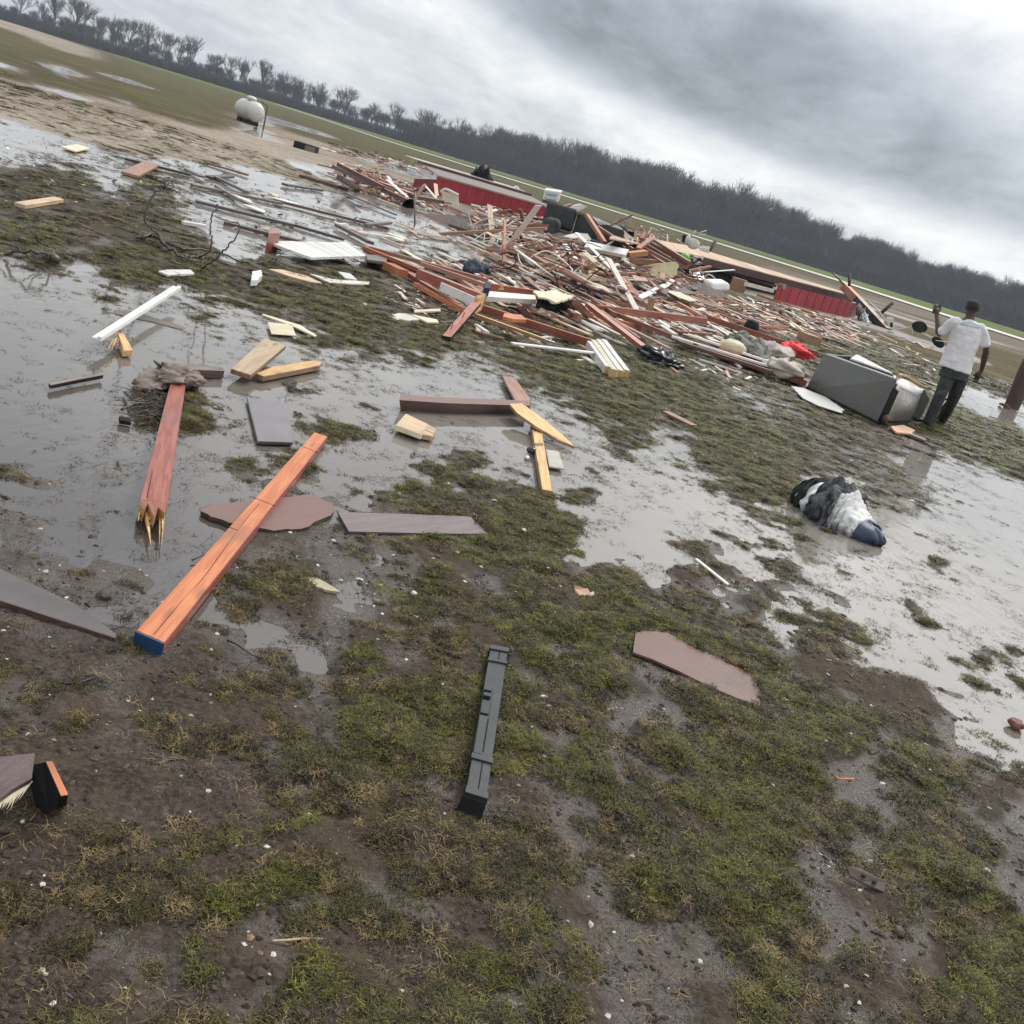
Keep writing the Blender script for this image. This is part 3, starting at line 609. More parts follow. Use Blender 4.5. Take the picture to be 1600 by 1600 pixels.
def cloth(name, path, rad, mat, parent=None, label=None, cat=None, fold=.12, seed=1, freq=3.0, na=56, open_end=0, streak=1.0, group=None, floor=True):
    """crumpled cloth lying along a path; rad: (half width, height) at each path point"""
    vs, fs = [], []; path = [Vector(p) for p in path]; nn = 12; cpts = curve(path, nn); rr_ = curve([(a, b, 0) for a, b in rad], nn); N = len(cpts)
    org = Vector((path[0].x, path[0].y, 0)) if parent is None else Vector()
    rng = np.random.default_rng(seed); off = rng.random(2) * 50
    for i, p in enumerate(cpts):
        t = (cpts[min(i + 1, N - 1)] - cpts[max(i - 1, 0)]).normalized(); s = t.cross(Vector((0, 0, 1))).normalized(); wv, hv = rr_[i].x, rr_[i].y
        for k in range(na):
            a = 2 * math.pi * k / na; c_, s_ = math.cos(a), math.sin(a)
            f = float(vnoise(np.array([i / N * freq * 2.2 + off[0]]), np.array([c_ * freq * .5 * streak + off[1] + s_]), seed)[0]) + .6 * float(vnoise(np.array([i / N * freq * 7 + off[1]]), np.array([k / na * freq * 3 + off[0]]), seed + 1)[0]) \
                + .45 * math.sin(i / N * freq * 9 + math.sin(a * 2 + seed) * 2.2 + seed)
            f += .9 * (abs(float(vnoise(np.array([i / N * freq * 3.1 + off[1]]), np.array([k / na * freq * 1.7 * streak + off[0] + i / N * 2]), seed + 5)[0])) * 2.2 - .5)
            m_ = 1 + fold * f * 1.5
            q = p + s * (c_ * wv * m_) + Vector((0, 0, s_ * hv * m_))
            if floor: q.z = max(q.z, -.02)
            vs.append(q - org)
    for i in range(N - 1):
        for k in range(na): fs.append((i * na + k, i * na + (k + 1) % na, (i + 1) * na + (k + 1) % na, (i + 1) * na + k))
    fs.append(tuple(range(na))[::-1]); fs.append(tuple((N - 1) * na + k for k in range(na)))
    me = mesh(vs, fs, name)
    if parent is None: o = link(name, me, None, mat, True); o.location = org
    else: o = sub(name, me, parent, mat, True)
    return tag(o, label, cat, group)
def strips(name, quad, n, th, mat, parent, z, gap=.004, side=None):   # quad split into n boards side by side (a,b,c,d; boards run a->b)
    a, b, c, d = [P3(p, z) if not isinstance(p, Vector) else p for p in quad]; out = []
    for i in range(n):
        t0, t1 = i / n, (i + 1) / n; g = gap / max(.001, (d - a).length)
        q = [a.lerp(d, t0 + g), b.lerp(c, t0 + g), b.lerp(c, t1 - g), a.lerp(d, t1 - g)]; up = Vector((0, 0, .0015 * (i % 3)))
        out.append(hexa(name, [v + up for v in q], th, mat, side, parent, bv=.001))
    return out
# ------------------------------------------------------------------ foreground timber
r = empty('painted_beam', G(350, 850), 'long bright orange wooden beam with a blue painted end, nearest big board on the left', 'beam')
a, b, c, d = G(213, 985, .05), G(257, 1004, .05), G(512, 682, .05), G(491, 675, .05)
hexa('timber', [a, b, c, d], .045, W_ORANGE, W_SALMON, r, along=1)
e = (b - a); n_ = Vector((e.y, -e.x, 0)).normalized(); n_ = n_ if n_.y < 0 else -n_
hexa('blue_end', [a + n_ * .006 + Vector((0, 0, -.002)), b + n_ * .006 + Vector((0, 0, -.002)), b - n_ * .002 + Vector((0, 0, -.002)), a - n_ * .002 + Vector((0, 0, -.002))], .046, BLUE, None, r, bv=0)
for (x0, y0, x1, y1) in ((471, 697, 496, 707), (397, 778, 428, 790), (355, 823, 372, 829)):
    p, q = G(x0, y0, .0504), G(x1, y1, .0504); v = Vector((0, .005, 0)); hexa('saw_cut', [p, q, q + v, p + v], .004, DARK, None, r, bv=0)
cr = [G(x, y, .0506) for x, y in ((240, 992), (262, 965), (292, 930), (316, 905), (343, 868), (366, 836), (384, 812), (405, 787))]
vs = []
for i, v in enumerate(cr):
    hw = .0008 + .0006 * math.sin(i * 2.1); vs += [v + Vector((-hw, 0, 0)), v + Vector((hw, 0, 0)), v + Vector((hw, 0, -.004)), v + Vector((-hw, 0, -.004))]
fs = [(4 * i + k, 4 * i + (k + 1) % 4, 4 * i + 4 + (k + 1) % 4, 4 * i + 4 + k) for i in range(len(cr) - 1) for k in range(4)]
sub('crack', mesh(vs, fs), r, DARK)
r = empty('broken_post', G(255, 720), 'red-brown square post snapped at its near end into yellow splinters', 'post')
a, b, c, d = G(219, 780, .07), G(262, 787, .07), G(291, 597, .065), G(267, 596, .065)
hexa('timber', [a, b, c, d], .06, W_SALMON, W_RED, r, along=1)
dd = (a - d).normalized(); ax = (b - a)
hexa('torn_end', [a + ax * .02 + dd * .055, a + ax * .22 + dd * .10, a + ax * .30 + dd * .03, a + ax * .62 + dd * .15, a + ax * .7 + dd * .05, b - ax * .03 + dd * .10, b - ax * .02, a + ax * .02], .05, W_SALMON, W_YEL, r, bv=0)
splinters(r, a + Vector((0, 0, -.015)), b + Vector((0, 0, -.015)), dd, 6, .22, W_YEL, seed=3, th=.04)
splinters(r, a + ax * .18 + Vector((0, 0, -.03)), a + ax * .5 + Vector((0, 0, -.03)), dd, 2, .40, W_YEL, seed=5, th=.03)
splinters(r, a + ax * .72 + Vector((0, 0, -.03)), b + Vector((0, 0, -.03)), dd, 2, .34, W_YEL, seed=8, th=.03)
p, q = G(238, 735, .0706), G(229, 778, .0706); v = Vector((.004, 0, 0)); hexa('crack', [p, q, q + v, p + v * .3], .004, DARK, None, r, bv=0)
RAG = plain('rag_cloth', (.21, .165, .14), .75, .3, .5, (.06, .05, .04), scale=9)
r = empty('wet_rag', G(265, 592), 'grey-brown wet rag draped over the far end of the broken red-brown post', 'rag')
cloth('fabric', [G(215, 600, .03), G(238, 590, .05), G(262, 585, .08), G(290, 588, .06), G(296, 594, .02)], [(.03, .015), (.075, .03), (.12, .045), (.115, .05), (.04, .015)], RAG, r, fold=.2, freq=6, na=96, seed=4)
cloth('trailing_fold', [G(208, 606, .01), G(225, 602, .03), G(248, 596, .04), G(258, 588, .05)], [(.02, .01), (.06, .015), (.08, .02), (.03, .015)], RAG, r, fold=.2, freq=6, na=80, seed=9)
# tangle of roots beside the rag
rs = random.Random(12); r = empty('root_tangle', G(235, 630), 'tangle of muddy roots and dead grass washed against the broken post', 'roots')
vs, fs = [], []
for i in range(300):
    c = G(238 + rs.gauss(0, 14), 634 + rs.gauss(0, 13), .005 + rs.random() * .035); a_ = rs.uniform(0, 6.28); L = rs.uniform(.04, .16)
    m_ = c + Vector((math.cos(a_), math.sin(a_), rs.uniform(-.1, .25))) * L * .5; e_ = m_ + Vector((math.cos(a_ + rs.gauss(0, .7)), math.sin(a_ + rs.gauss(0, .7)), rs.uniform(-.3, .2))) * L * .5
    tube(vs, fs, c, m_, .0028, .0022); tube(vs, fs, m_, e_, .0022, .0012)
o = sub('root_mass', mesh(vs, fs), r, FUR); o['kind'] = 'stuff'
for k, pp in enumerate((((195, 613), (210, 625), (226, 619), (238, 605)), ((190, 640), (215, 630), (240, 633), (262, 640)))):
    pipe('root', curve([G(x, y, .02 + .02 * (i % 2)) for i, (x, y) in enumerate(pp)]), .008, BARK, r, taper=.5)
hexa('plank', [(252, 566), (290, 569), (347, 573), (351, 579), (293, 577), (253, 573)], .05, W_GREY, W_DBROWN, None, 'muddy grey plank half sunk in water running right from the rag', 'plank', z=.055)
hexa('flat_board', [(386, 620), (438, 628), (456, 668), (458, 691), (403, 689)], .018, GREYB, HARDD, None, 'smooth grey-purple board lying in the water above the orange beam', 'board', z=.028, bv=.002)
r = sheet('brown_slab', [(314, 797), (326, 790), (350, 787), (380, 783), (420, 779), (455, 776), (480, 772), (500, 777), (520, 787), (523, 795), (517, 805), (500, 812), (484, 822), (455, 827), (428, 829), (400, 824), (370, 818), (345, 811), (326, 804)], .018, HARD, None, 'crumbling reddish brown slab under the orange beam', 'slab', z=.022, jag=.028, side=FUR)
hexa('hardboard_strip', [(528, 800), (640, 803), (735, 807), (764, 834), (660, 833), (545, 830)], .012, HARDP, HARDD, None, 'long flat purplish brown strip with a pointed right end, beside the brown slab', 'board', z=.019, bv=.001)
hexa('dark_plank', [(-120, 842), (0, 888), (120, 944), (182, 990), (181, 997), (0, 938), (-120, 901)], .02, HARDD, W_DBROWN, None, 'dark wet plank at the left edge ending in a point near the blue beam end', 'plank', z=.022, bv=.002)
# brush head at lower left
r = empty('torn_board', G(10, 1215), 'dark board at lower left edge with a torn bristly white edge', 'board')
hexa('panel', [(-120, 1195, .16), (55, 1176, .13), (50, 1216, .10), (22, 1232, .09), (0, 1248, .08), (-120, 1330, .06)], .012, HARDP, HARDD, r, bv=.001)
vs, fs = [], []; rs = random.Random(4)
for i in range(90):
    t = i / 90; c = G(50 - 52 * t - 1, 1217 + 33 * t, .095 - .02 * t) + Vector((0, 0, -.006)); L = rs.uniform(.02, .055); k = len(vs)
    dd = Vector((rs.gauss(-.3, .25), -1, -.5)).normalized(); vs += [c, c + Vector((.004, .001, 0)), c + dd * L]; fs.append((k, k + 1, k + 2))
o = sub('bristle_fringe', mesh(vs, fs), r, CREAM); o['kind'] = 'stuff'
r = empty('stud_offcut', G(80, 1235), 'short black sided stud offcut with a bright orange top edge at the lower left', 'offcut')
hexa('stud', [(70, 1189, .13), (82, 1189, .13), (107, 1242, .125), (94, 1244, .125)], [(52, 1222, -.01), (80, 1225, -.01), (104, 1262, -.01), (78, 1268, -.01)], W_ORANGE, DARK, r, bv=.002, along=1)
hexa('black_side', [(48, 1196, .10), (70, 1191, .115), (92, 1245, .11), (74, 1256, .05), (60, 1252, .04)], .03, DARK, None, r, bv=0)
sheet('board_shard', [(463, 899), (474, 896), (500, 905), (520, 916), (531, 925), (512, 922), (490, 915), (472, 911)], .01, plain('shard_olive', (.40, .36, .23), .5, .2, .5), None, 'small pointed yellowish board shard below the purplish strip', 'shard', z=.02, jag=.006)
# black plastic channel
r = empty('plastic_channel', G(757, 1130), 'long black plastic channel with ribs and slots lying on the grass', 'plastic part')
a, b, c, d = G(728, 1239, .06), G(760, 1249, .06), G(794, 1014, .055), G(767, 1009, .055)
def bil2(u, v, dz=0): return a.lerp(b, u).lerp(d.lerp(c, u), v) + Vector((0, 0, dz))
def cpart(nm, u0, u1, v0, v1, dz, th, mt=None): return hexa(nm, [bil2(u0, v0, dz), bil2(u1, v0, dz), bil2(u1, v1, dz), bil2(u0, v1, dz)], th, mt or BLACKP, None, r, bv=.0012)
cpart('body', 0, 1, 0, 1, 0, .055)
for v0, v1 in ((-.004, .03), (.185, .215), (.865, .885), (.965, 1.0)): cpart('collar', -.06, 1.06, v0, v1, .006, .06)
for u, v0, v1 in ((.55, .035, .182), (.50, .24, .45), (.55, .892, .96)): cpart('slot', u - .045, u + .045, v0, v1, .0008, .003, DARK)
cpart('raised_rail', .02, .44, .22, .455, .004, .01); cpart('raised_rail', .02, .46, .47, .56, .006, .01); cpart('clip', .02, .42, .575, .60, .014, .016); cpart('clip', .02, .42, .62, .632, .012, .012); cpart('seam', .5, .515, .46, .66, .001, .002, DARK)
hexa('end_cap', [bil2(-.12, -.012, -.004), bil2(1.04, -.012, -.004), bil2(1.04, -.002, -.004), bil2(-.05, -.002, -.004)], [bil2(-.30, -.03, -.058), bil2(1.02, -.03, -.058), bil2(1.04, -.002, -.058), bil2(-.1, -.002, -.058)], DARK, None, r, bv=.001)
hexa('loose_flap', [(781, 1009, .06), (796, 1011, .06), (800, 1018, .058), (784, 1015, .058)], .004, DARK, None, r, bv=0)
r = sheet('brown_hardboard', [(993, 990), (1005, 985), (1030, 987), (1045, 990), (1075, 1005), (1110, 1021), (1150, 1037), (1170, 1050), (1183, 1062), (1184, 1072), (1190, 1080), (1187, 1103), (1150, 1090), (1110, 1073), (1060, 1048), (1020, 1030), (989, 1019)], .010, HARD, None, 'flat reddish brown hardboard strip lying on the grass right of centre', 'board', z=.020, jag=.0)
r = empty('torn_scrap', G(915, 930), 'small torn scrap of pinkish cardboard and white foam on the green grass', 'scrap')
PINKC = plain('cardboard', (.50, .30, .19), .7, .2, .3); FOAM = plain('foam', (.66, .55, .46), .7, .2, .3)
sheet('cardboard_flap', [(897, 914, .05), (919, 920, .04), (922, 926, .03), (903, 931, .03), (897, 926, .02)], .004, PINKC, r, jag=.006)
sheet('foam_piece', [(910, 928, .03), (928, 924, .04), (931, 938, .02), (927, 945, .02), (912, 938, .01)], .012, FOAM, r, jag=.005)
# perforated plate standing in the grass
r = empty('perforated_plate', G(1355, 1380), 'small brown metal plate with two round holes stuck in the grass at lower right', 'metal plate')
PL = plain('rusty_plate', (.085, .065, .055), .7, .2, .3, spec=.25)
hexa('plate', [(1324, 1353, .05), (1343, 1355, .05), (1385, 1378, .04), (1381, 1393, .03), (1345, 1377, .03), (1328, 1368, .035)], .005, PL, None, r, bv=.001)
for (x, y) in ((1350, 1367), (1367, 1377)):
    cpt = G(x, y, .0455 if x < 1360 else .0415); vs = [cpt + Vector((.0065 * math.cos(i * .524), .0075 * math.sin(i * .524), .0005)) for i in range(12)] + [cpt + Vector((.0065 * math.cos(i * .524), .0075 * math.sin(i * .524), -.004)) for i in range(12)]
    sub('hole', mesh(vs, [tuple(range(12))] + [(i, 12 + i, 12 + (i + 1) % 12, (i + 1) % 12) for i in range(12)]), r, DARK)
# boards in the puddle at left
r = empty('trim_board', G(212, 490), 'narrow white painted trim board lying across a yellow splintered stick', 'board')
q = [G(143, 526, .10), G(158, 530, .10), G(283, 450, .13), G(270, 446, .13)]; hexa('plank', q, .018, WHITE, None, r, along=1)
hexa('raised_edge', [q[0].lerp(q[1], .62) + Vector((0, 0, .012)), q[1] + Vector((0, 0, .012)), q[2] + Vector((0, 0, .012)), q[3].lerp(q[2], .62) + Vector((0, 0, .012))], .011, WHITE, None, r, along=1, bv=.001)
r = empty('splintered_stick', G(193, 530), 'short yellow splintered stick under the white trim board', 'stick')
a, b, c, d = G(193, 547, .05), G(208, 547, .05), G(194, 521, .07), G(184, 520, .07); hexa('stick', [a, b, c, d], .04, W_YEL, None, r, along=1)
splinters(r, G(176, 530, .06), G(188, 526, .06), (G(172, 545) - G(184, 520)).normalized(), 4, .30, W_YEL, seed=6); splinters(r, G(184, 514, .07), G(190, 516, .07), (G(178, 500) - G(186, 512)).normalized(), 3, .2, W_YEL, seed=2)
hexa('sunken_plank', [(178, 484), (200, 484), (290, 511), (286, 515), (240, 503), (180, 490)], .02, W_GREY, None, None, 'thin muddy plank sunk in the puddle under the white trim board', 'plank', z=.006)
hexa('trim_offcut', [(247, 423), (262, 421), (298, 421), (304, 427), (262, 429)], .02, WHITE, None, None, 'short white board end alone in the water above the long white trim board', 'board', z=.04)
hexa('pale_board', [(361, 576, .07), (392, 586, .07), (447, 540, .10), (414, 528, .11)], .03, W_PALE, W_TAN, None, 'wide pale wooden board with wet specks resting in the puddle', 'board', along=1)
hexa('yellow_stick', [(400, 583), (412, 588), (500, 571), (503, 565), (488, 563), (425, 573)], .035, W_YEL, W_TAN, None, 'yellow squared stick beside the wide pale board', 'stick', z=.05, along=1)
hexa('cream_tile', [(418, 503), (456, 507), (463, 524), (424, 521)], .008, CREAM, None, None, 'square cream tile lying flat in shallow water', 'tile', z=.03)
hexa('thin_lath', [(409, 491), (411, 490), (470, 508), (495, 524), (492, 525), (462, 511)], .012, CREAM, None, None, 'thin cream lath behind the square cream tile', 'lath', z=.03)
hexa('channel_strip', [(76, 598), (120, 590), (158, 583), (162, 586), (125, 593), (80, 602)], .02, W_GREY, DARK, None, 'thin dark channel strip lying in the puddle at left', 'strip', z=.035)
hexa('small_bracket', [(186, 650), (205, 654), (205, 659), (187, 656)], .02, DARK, None, None, 'tiny dark bracket in the water left of the broken post', 'bracket', z=.03)
# middle group
r = empty('edge_plank', G(725, 634), 'dark brown plank standing on edge in the water at the centre', 'plank')
hexa('timber', [(628, 617, .085), (700, 621, .085), (829, 626, .085), (828, 634, .085), (700, 630, .085), (624, 625, .085)], [(629, 637, -.01), (700, 640, -.01), (829, 645, -.01), (822, 649, -.01), (700, 648, -.01), (626, 644, -.01)], HARD, W_DBROWN, r)
hexa('brown_board', [(784, 586), (806, 592), (830, 625), (806, 628)], .02, W_PINK, W_DBROWN, None, 'pinkish brown board pointing away behind the dark plank on edge', 'board', z=.05, along=1)
r = empty('cream_block', G(650, 664), 'cream wooden block with a torn ribbed end in the central puddle', 'block')
hexa('block', [(634, 646), (668, 662), (659, 679), (618, 664)], .032, W_PALE, CREAM, r, z=.055); strips('ribbed_end', [(668, 662), (682, 671), (675, 682), (659, 679)], 5, .03, W_PALE, r, .04, gap=.003)
r = empty('snapped_plank', G(845, 665), 'yellow plank snapped to a long point lying over the dark plank end', 'plank')
hexa('plank', [(796, 631, .11), (815, 630, .11), (845, 651, .09), (880, 680, .05), (897, 697, .03), (872, 687, .04), (836, 665, .08), (808, 645, .10)], .02, W_YEL, W_TAN, r, bv=.001, along=2)
r = empty('yellow_plank', G(845, 715), 'narrow yellow plank with a knot pointing towards the viewer at the centre', 'plank')
hexa('plank', [(830, 663, .045), (845, 665, .045), (863, 767, .045), (847, 764, .045)], .035, W_YEL, W_TAN, r, along=1)
hexa('knot_ridge', [(836, 692, .05), (848, 692, .05), (849, 695, .05), (837, 695, .05)], .008, W_TAN, None, r, bv=0)
hexa('grey_tile', [(853, 702), (873, 705), (882, 732), (858, 728)], .012, plain('tile_grey', (.44, .42, .37), .4, .1, .3), None, None, 'pale grey tile right of the narrow yellow plank', 'tile', z=.03)
r = empty('glass_bulb', G(829, 712), 'small black and white light bulb lying left of the narrow yellow plank', 'light bulb')
def ball(nm, c, rad, mt, par, sc=(1, 1, 1), rot=(0, 0, 0), seg=16):
    bm = bmesh.new(); bmesh.ops.create_uvsphere(bm, u_segments=seg, v_segments=seg // 2 + 2, radius=rad); M = Matrix.Rotation(rot[2], 4, 'Z') @ Matrix.Rotation(rot[0], 4, 'X') @ Matrix.Diagonal((*sc, 1))
    bmesh.ops.transform(bm, matrix=Matrix.Translation(c) @ M, verts=bm.verts); me = bpy.data.meshes.new(nm); bm.to_mesh(me); bm.free(); return sub(nm, me, par, mt, True)
ball('globe', G(831, 704, .03), .032, plain('dark_glass', (.03, .03, .035), .08, .2, 0), r, (1.1, .9, .8)); ball('neck', G(824, 715, .015), .018, WHITE, r, (.8, 1.5, .7))
def lump(nm, c, r0, mt, lb, cat, seed=1):
    bm = bmesh.new(); bmesh.ops.create_icosphere(bm, subdivisions=3, radius=r0); q = np.array([v.co[:] for v in bm.verts]) / r0
    f = 1 + .45 * vnoise(q[:, 0] * 1.7 + seed, q[:, 1] * 1.7 + q[:, 2], seed) + .25 * vnoise(q[:, 0] * 4 + seed, q[:, 2] * 4 + q[:, 1] * 3, seed + 1)
    for v, k in zip(bm.verts, f): v.co *= float(k); v.co.z *= .7
    me = bpy.data.meshes.new(nm); bm.to_mesh(me); bm.free(); o = link(nm, me, None, mt, True); o.location = c; return tag(o, lb, cat)
lump('mud_clod', G(162, 931, .01), .022, FUR, 'dark mud clod beside the dark pointed plank at the left', 'clod', 3); lump('mud_clod', G(1403, 1455, .01), .02, FUR, 'dark clod in the grass at lower right below the metal plate', 'clod', 5)
lump('brick_chunk', G(1588, 1132, .02), .032, plain('brick_red', (.17, .055, .045), .6, .3, .3), 'reddish brown chunk at the edge of the water at the right border', 'chunk', 7)
lump('pale_stone', G(108, 1197 + 225, .008), .012, M_GRIT, 'small pale stone in the mud at lower left', 'stone', 4); lump('pale_stone', G(646, 927, .008), .014, M_GRIT, 'small pale stone left of the torn cardboard scrap', 'stone', 9); lump('pale_stone', G(1540, 1362, .01), .016, M_GRIT, 'small round pale stone in the grass right of the metal plate', 'stone', 6)
pipe('dry_stalk', curve([G(426, 1470, .012), G(450, 1469, .014), G(476, 1467, .012), G(517, 1468, .01)]), .0028, W_PALE, None, label='thin pale dry stalk lying level on the mud near the bottom', cat='stalk'); pipe('dry_stalk', curve([G(812, 1430, .012), G(808, 1455, .014), G(813, 1478, .01), G(806, 1500, .008)]), .0025, W_PALE, None, label='thin bent pale stalk pointing at the viewer near the bottom centre', cat='stalk')
pipe('orange_sliver', curve([G(1306, 1213, .02), G(1312, 1217, .02), G(1334, 1217, .02)]), .004, W_ORANGE, None, label='tiny orange-tipped sliver on the grass at lower right', cat='sliver')
sheet('bark_piece', [(400, 1345), (416, 1332), (436, 1328), (430, 1338), (410, 1350)], .006, W_TAN, None, 'small tan bark splinters on the mud left of the bottom centre', 'bark', z=.02, jag=.006)
for k, pp in enumerate((((355, 1000), (372, 1008), (392, 1022), (408, 1027)), ((300, 875), (316, 868), (328, 862)), ((167, 985), (185, 980), (212, 970)), ((100, 1068), (128, 1065), (150, 1057)))): pipe('dark_twig', curve([G(x, y, .012 + .006 * (i % 2)) for i, (x, y) in enumerate(pp)]), .004, BARK, None, label=('thin dark twig below the blue end of the orange beam', 'short dark twig just left of the orange beam', 'dark twig between the pointed plank and the orange beam', 'thin dark twig on bare mud at the left edge')[k], cat='twig', taper=.4)
# ------------------------------------------------------------------ fallen branches
r = empty('fallen_branch', G(300, 400), 'large dark leafless branch with curling twigs lying on the brown grass', 'branch')
def BR(pts, r0, tp=.35, nm='twig'):
    cp = curve([G(x, y, z) for x, y, z in pts]); rj = random.Random(len(pts) + int(r0 * 1e4)); cp = [v + Vector((rj.gauss(0, r0 * .35), rj.gauss(0, r0 * .35), rj.gauss(0, r0 * .3))) for v in cp]; pipe(nm, cp, r0 * .62, BARK, r, taper=tp)
BR([(211, 374, .02), (226, 370, .06), (240, 368, .08), (255, 378, .08), (268, 391, .06), (285, 400, .05), (300, 400, .04), (318, 402, .03)], .030, .5, 'limb')
BR([(262, 381, .05), (285, 388, .06), (310, 389, .05), (345, 395, .05), (372, 407, .04), (400, 411, .03), (425, 407, .03), (440, 412, .02), (462, 420, .02)], .018, .4)
BR([(250, 371, .06), (238, 358, .30), (226, 345, .52), (228, 330, .72), (234, 318, .85)], .013, .6); BR([(226, 346, .50), (229, 330, .80), (235, 312, 1.05), (246, 297, 1.2), (262, 287, 1.25), (270, 287, 1.2)], .011, .4)
BR([(314, 401, .04), (328, 391, .25), (330, 372, .5), (329, 355, .75), (333, 338, 1.0), (341, 322, 1.2)], .012, .35)
BR([(318, 418, .04), (335, 405, .2), (352, 390, .45), (365, 375, .65), (373, 358, .85), (371, 347, .95)], .013, .35); BR([(318, 402, .03), (317, 415, .03), (330, 425, .03), (342, 434, .02)], .011, .4)
BR([(371, 348, .95), (355, 345, 1.0), (335, 338, 1.05)], .007, .4); BR([(430, 408, .03), (438, 398, .15), (450, 391, .28), (456, 392, .3)], .008, .4)
r = empty('small_branch', G(50, 400), 'smaller crooked dark branch at the left edge in shallow water', 'branch')
BR([(-10, 378, .05), (20, 384, .12), (38, 396, .10), (52, 410, .05), (66, 420, .02)], .014, .5); BR([(8, 398, .02), (35, 392, .12), (60, 394, .14), (76, 400, .1), (84, 404, .05)], .019, .6, 'limb'); BR([(55, 368, .2), (66, 380, .12), (86, 388, .05)], .014, .5)
ball('knot', G(80, 404, .04), .07, BARK, r, (1, .8, .7))
# ------------------------------------------------------------------ sheets and rails at middle left
r = empty('siding_panel', G(495, 390), 'large white ribbed siding panel lying flat at the edge of the puddle', 'panel')
strips('siding_board', [(414, 376, .10), (486, 402, .10), (572, 400, .12), (541, 379, .12)], 9, .03, WHITE, r, .1, gap=.006)
r = empty('block_pile', G(593, 403), 'short stack of brown boards beside the white ribbed panel', 'board stack')
for k in range(3): hexa('plank', [(572, 399 - k, .04 + .045 * k), (606, 402 - k, .04 + .045 * k), (604, 411 - k, .04 + .045 * k), (574, 407 - k, .04 + .045 * k)], .035, W_GREY if k != 1 else W_TAN, None, r)
def BM(nm, p, q, w, th, mt, z0, z1, label=None, cat='board', par=None, side=None, roll=0, grp=None): return beam(nm, G(p[0], p[1], z0), G(q[0], q[1], z1), w, th, mt, par, side, label, cat if label else None, grp, roll)
r = empty('joist_bundle', G(610, 405), 'bundle of long orange-red joists running from the white ribbed panel towards the heap', 'joists')
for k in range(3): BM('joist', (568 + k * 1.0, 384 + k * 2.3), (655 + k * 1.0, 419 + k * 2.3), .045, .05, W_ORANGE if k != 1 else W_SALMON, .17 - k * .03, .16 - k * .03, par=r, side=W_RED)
r = empty('painted_joist', G(705, 445), 'pinkish joist with a white painted face and sawn tan end beside the long joists', 'joist')
BM('timber', (658, 421), (755, 459), .13, .11, W_PINK, .24, .26, par=r, side=W_SALMON); BM('white_face', (690, 441), (742, 464), .02, .10, WHITE, .22, .24, par=r); hexa('sawn_end', [(744, 462, .24), (756, 458, .26), (759, 462, .26), (748, 467, .24)], .17, W_TAN, W_YEL, r)
BM('joist', (632, 420), (724, 481), .09, .06, W_ORANGE, .09, .08, 'thick orange joist in front of the painted joist', 'joist', side=W_RED)
BM('joist', (650, 441), (724, 483), .07, .05, W_SALMON, .08, .07, 'thin salmon joist nearest the grass below the thick orange joist', 'joist', side=W_ORANGE)
BM('wood_block', (608, 410), (630, 421), .16, .09, W_ORANGE, .14, .14, 'short orange wood block against the long joists', 'block', side=W_ORANGE)
r = empty('orange_board', G(720, 500), 'flat salmon-orange board with nails pointing down from the joist pile', 'board')
hexa('board', [(691, 524, .05), (705, 527, .05), (752, 473, .20), (737, 471, .20)], .04, W_SALMON, DARK, r, along=1)
for x, y, zz in ((697, 517, .07), (704, 515, .07), (722, 497, .13)): pipe('nail', [G(x, y, zz), G(x, y, zz) + Vector((.01, .01, .06))], .004, DARK, r)
BM('yellow_board', (744, 490), (852, 529), .07, .05, W_YEL, .07, .06, 'long yellow board angled right below the salmon-orange board', 'board', side=W_TAN)
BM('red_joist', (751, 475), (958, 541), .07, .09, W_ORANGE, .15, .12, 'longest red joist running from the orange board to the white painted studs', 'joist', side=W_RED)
hexa('orange_offcut', [(788, 489), (815, 492), (823, 499), (800, 498), (786, 494)], .04, W_ORANGE, None, None, 'bright orange offcut lying on the longest red joist', 'offcut', z=.24)
BM('broken_joist', (764, 442), (880, 460), .05, .13, W_SALMON, .22, .22, 'red box-like joist with a dark wrapped left end', 'joist', side=W_SALMON)
sheet('yellow_rag', [(779, 452, .3), (785, 444, .38), (787, 452, .3)], .01, plain('yellow_plastic', (.62, .70, .03), .5, .1, .1), None, 'bright yellow plastic rag caught on the red joist', 'rag')
sheet('dark_wrap', [(758, 440, .3), (767, 440, .31), (766, 450, .31), (757, 450, .3)], .1, NAVY, None, 'dark wrap around the end of the red joist', 'wrap')
cloth('blue_bag', [G(731, 424, .05), G(740, 419, .10), (G(752, 422, .08)), G(760, 427, .03)], [(.05, .04), (.16, .12), (.16, .1), (.04, .03)], NAVY, None, 'small dark blue bag among white laths', 'bag', fold=.2, seed=21)
hexa('white_plank', [(757, 454, .22), (836, 461, .24), (838, 468, .22), (757, 463, .2)], .06, WHITE, DRYW, None, 'thick white plank below the red box-like joist', 'plank')
r = empty('curled_board', G(865, 470), 'curled cream board over a dark hollow at the front of the heap', 'board'); sheet('board', [(833, 455, .34), (862, 453, .34), (897, 462, .30), (893, 467, .30), (870, 473, .28), (842, 464, .3)], .02, CREAM, r, jag=.03, warp=.02)
cloth('hollow_shade', [G(842, 473, .1), G(862, 476, .12), G(893, 482, .08)], [(.1, .1), (.2, .16), (.1, .1)], DARK, r, fold=.3, seed=31)  # dark blob standing in for the shade in the hollow
BM('fallen_plank', (921, 474), (1022, 552), .13, .05, W_PINK, .32, .08, 'long pinkish plank sloping down to a black bag', 'plank', side=W_RED)
BM('fallen_plank', (940, 484), (1000, 528), .06, .05, W_SALMON, .24, .08, 'thin salmon plank lying beside the long pinkish plank', 'plank')
BM('short_joist', (901, 469), (925, 495), .10, .07, W_SALMON, .34, .10, 'short salmon joist leaning at the foot of the heap', 'joist', side=W_RED)
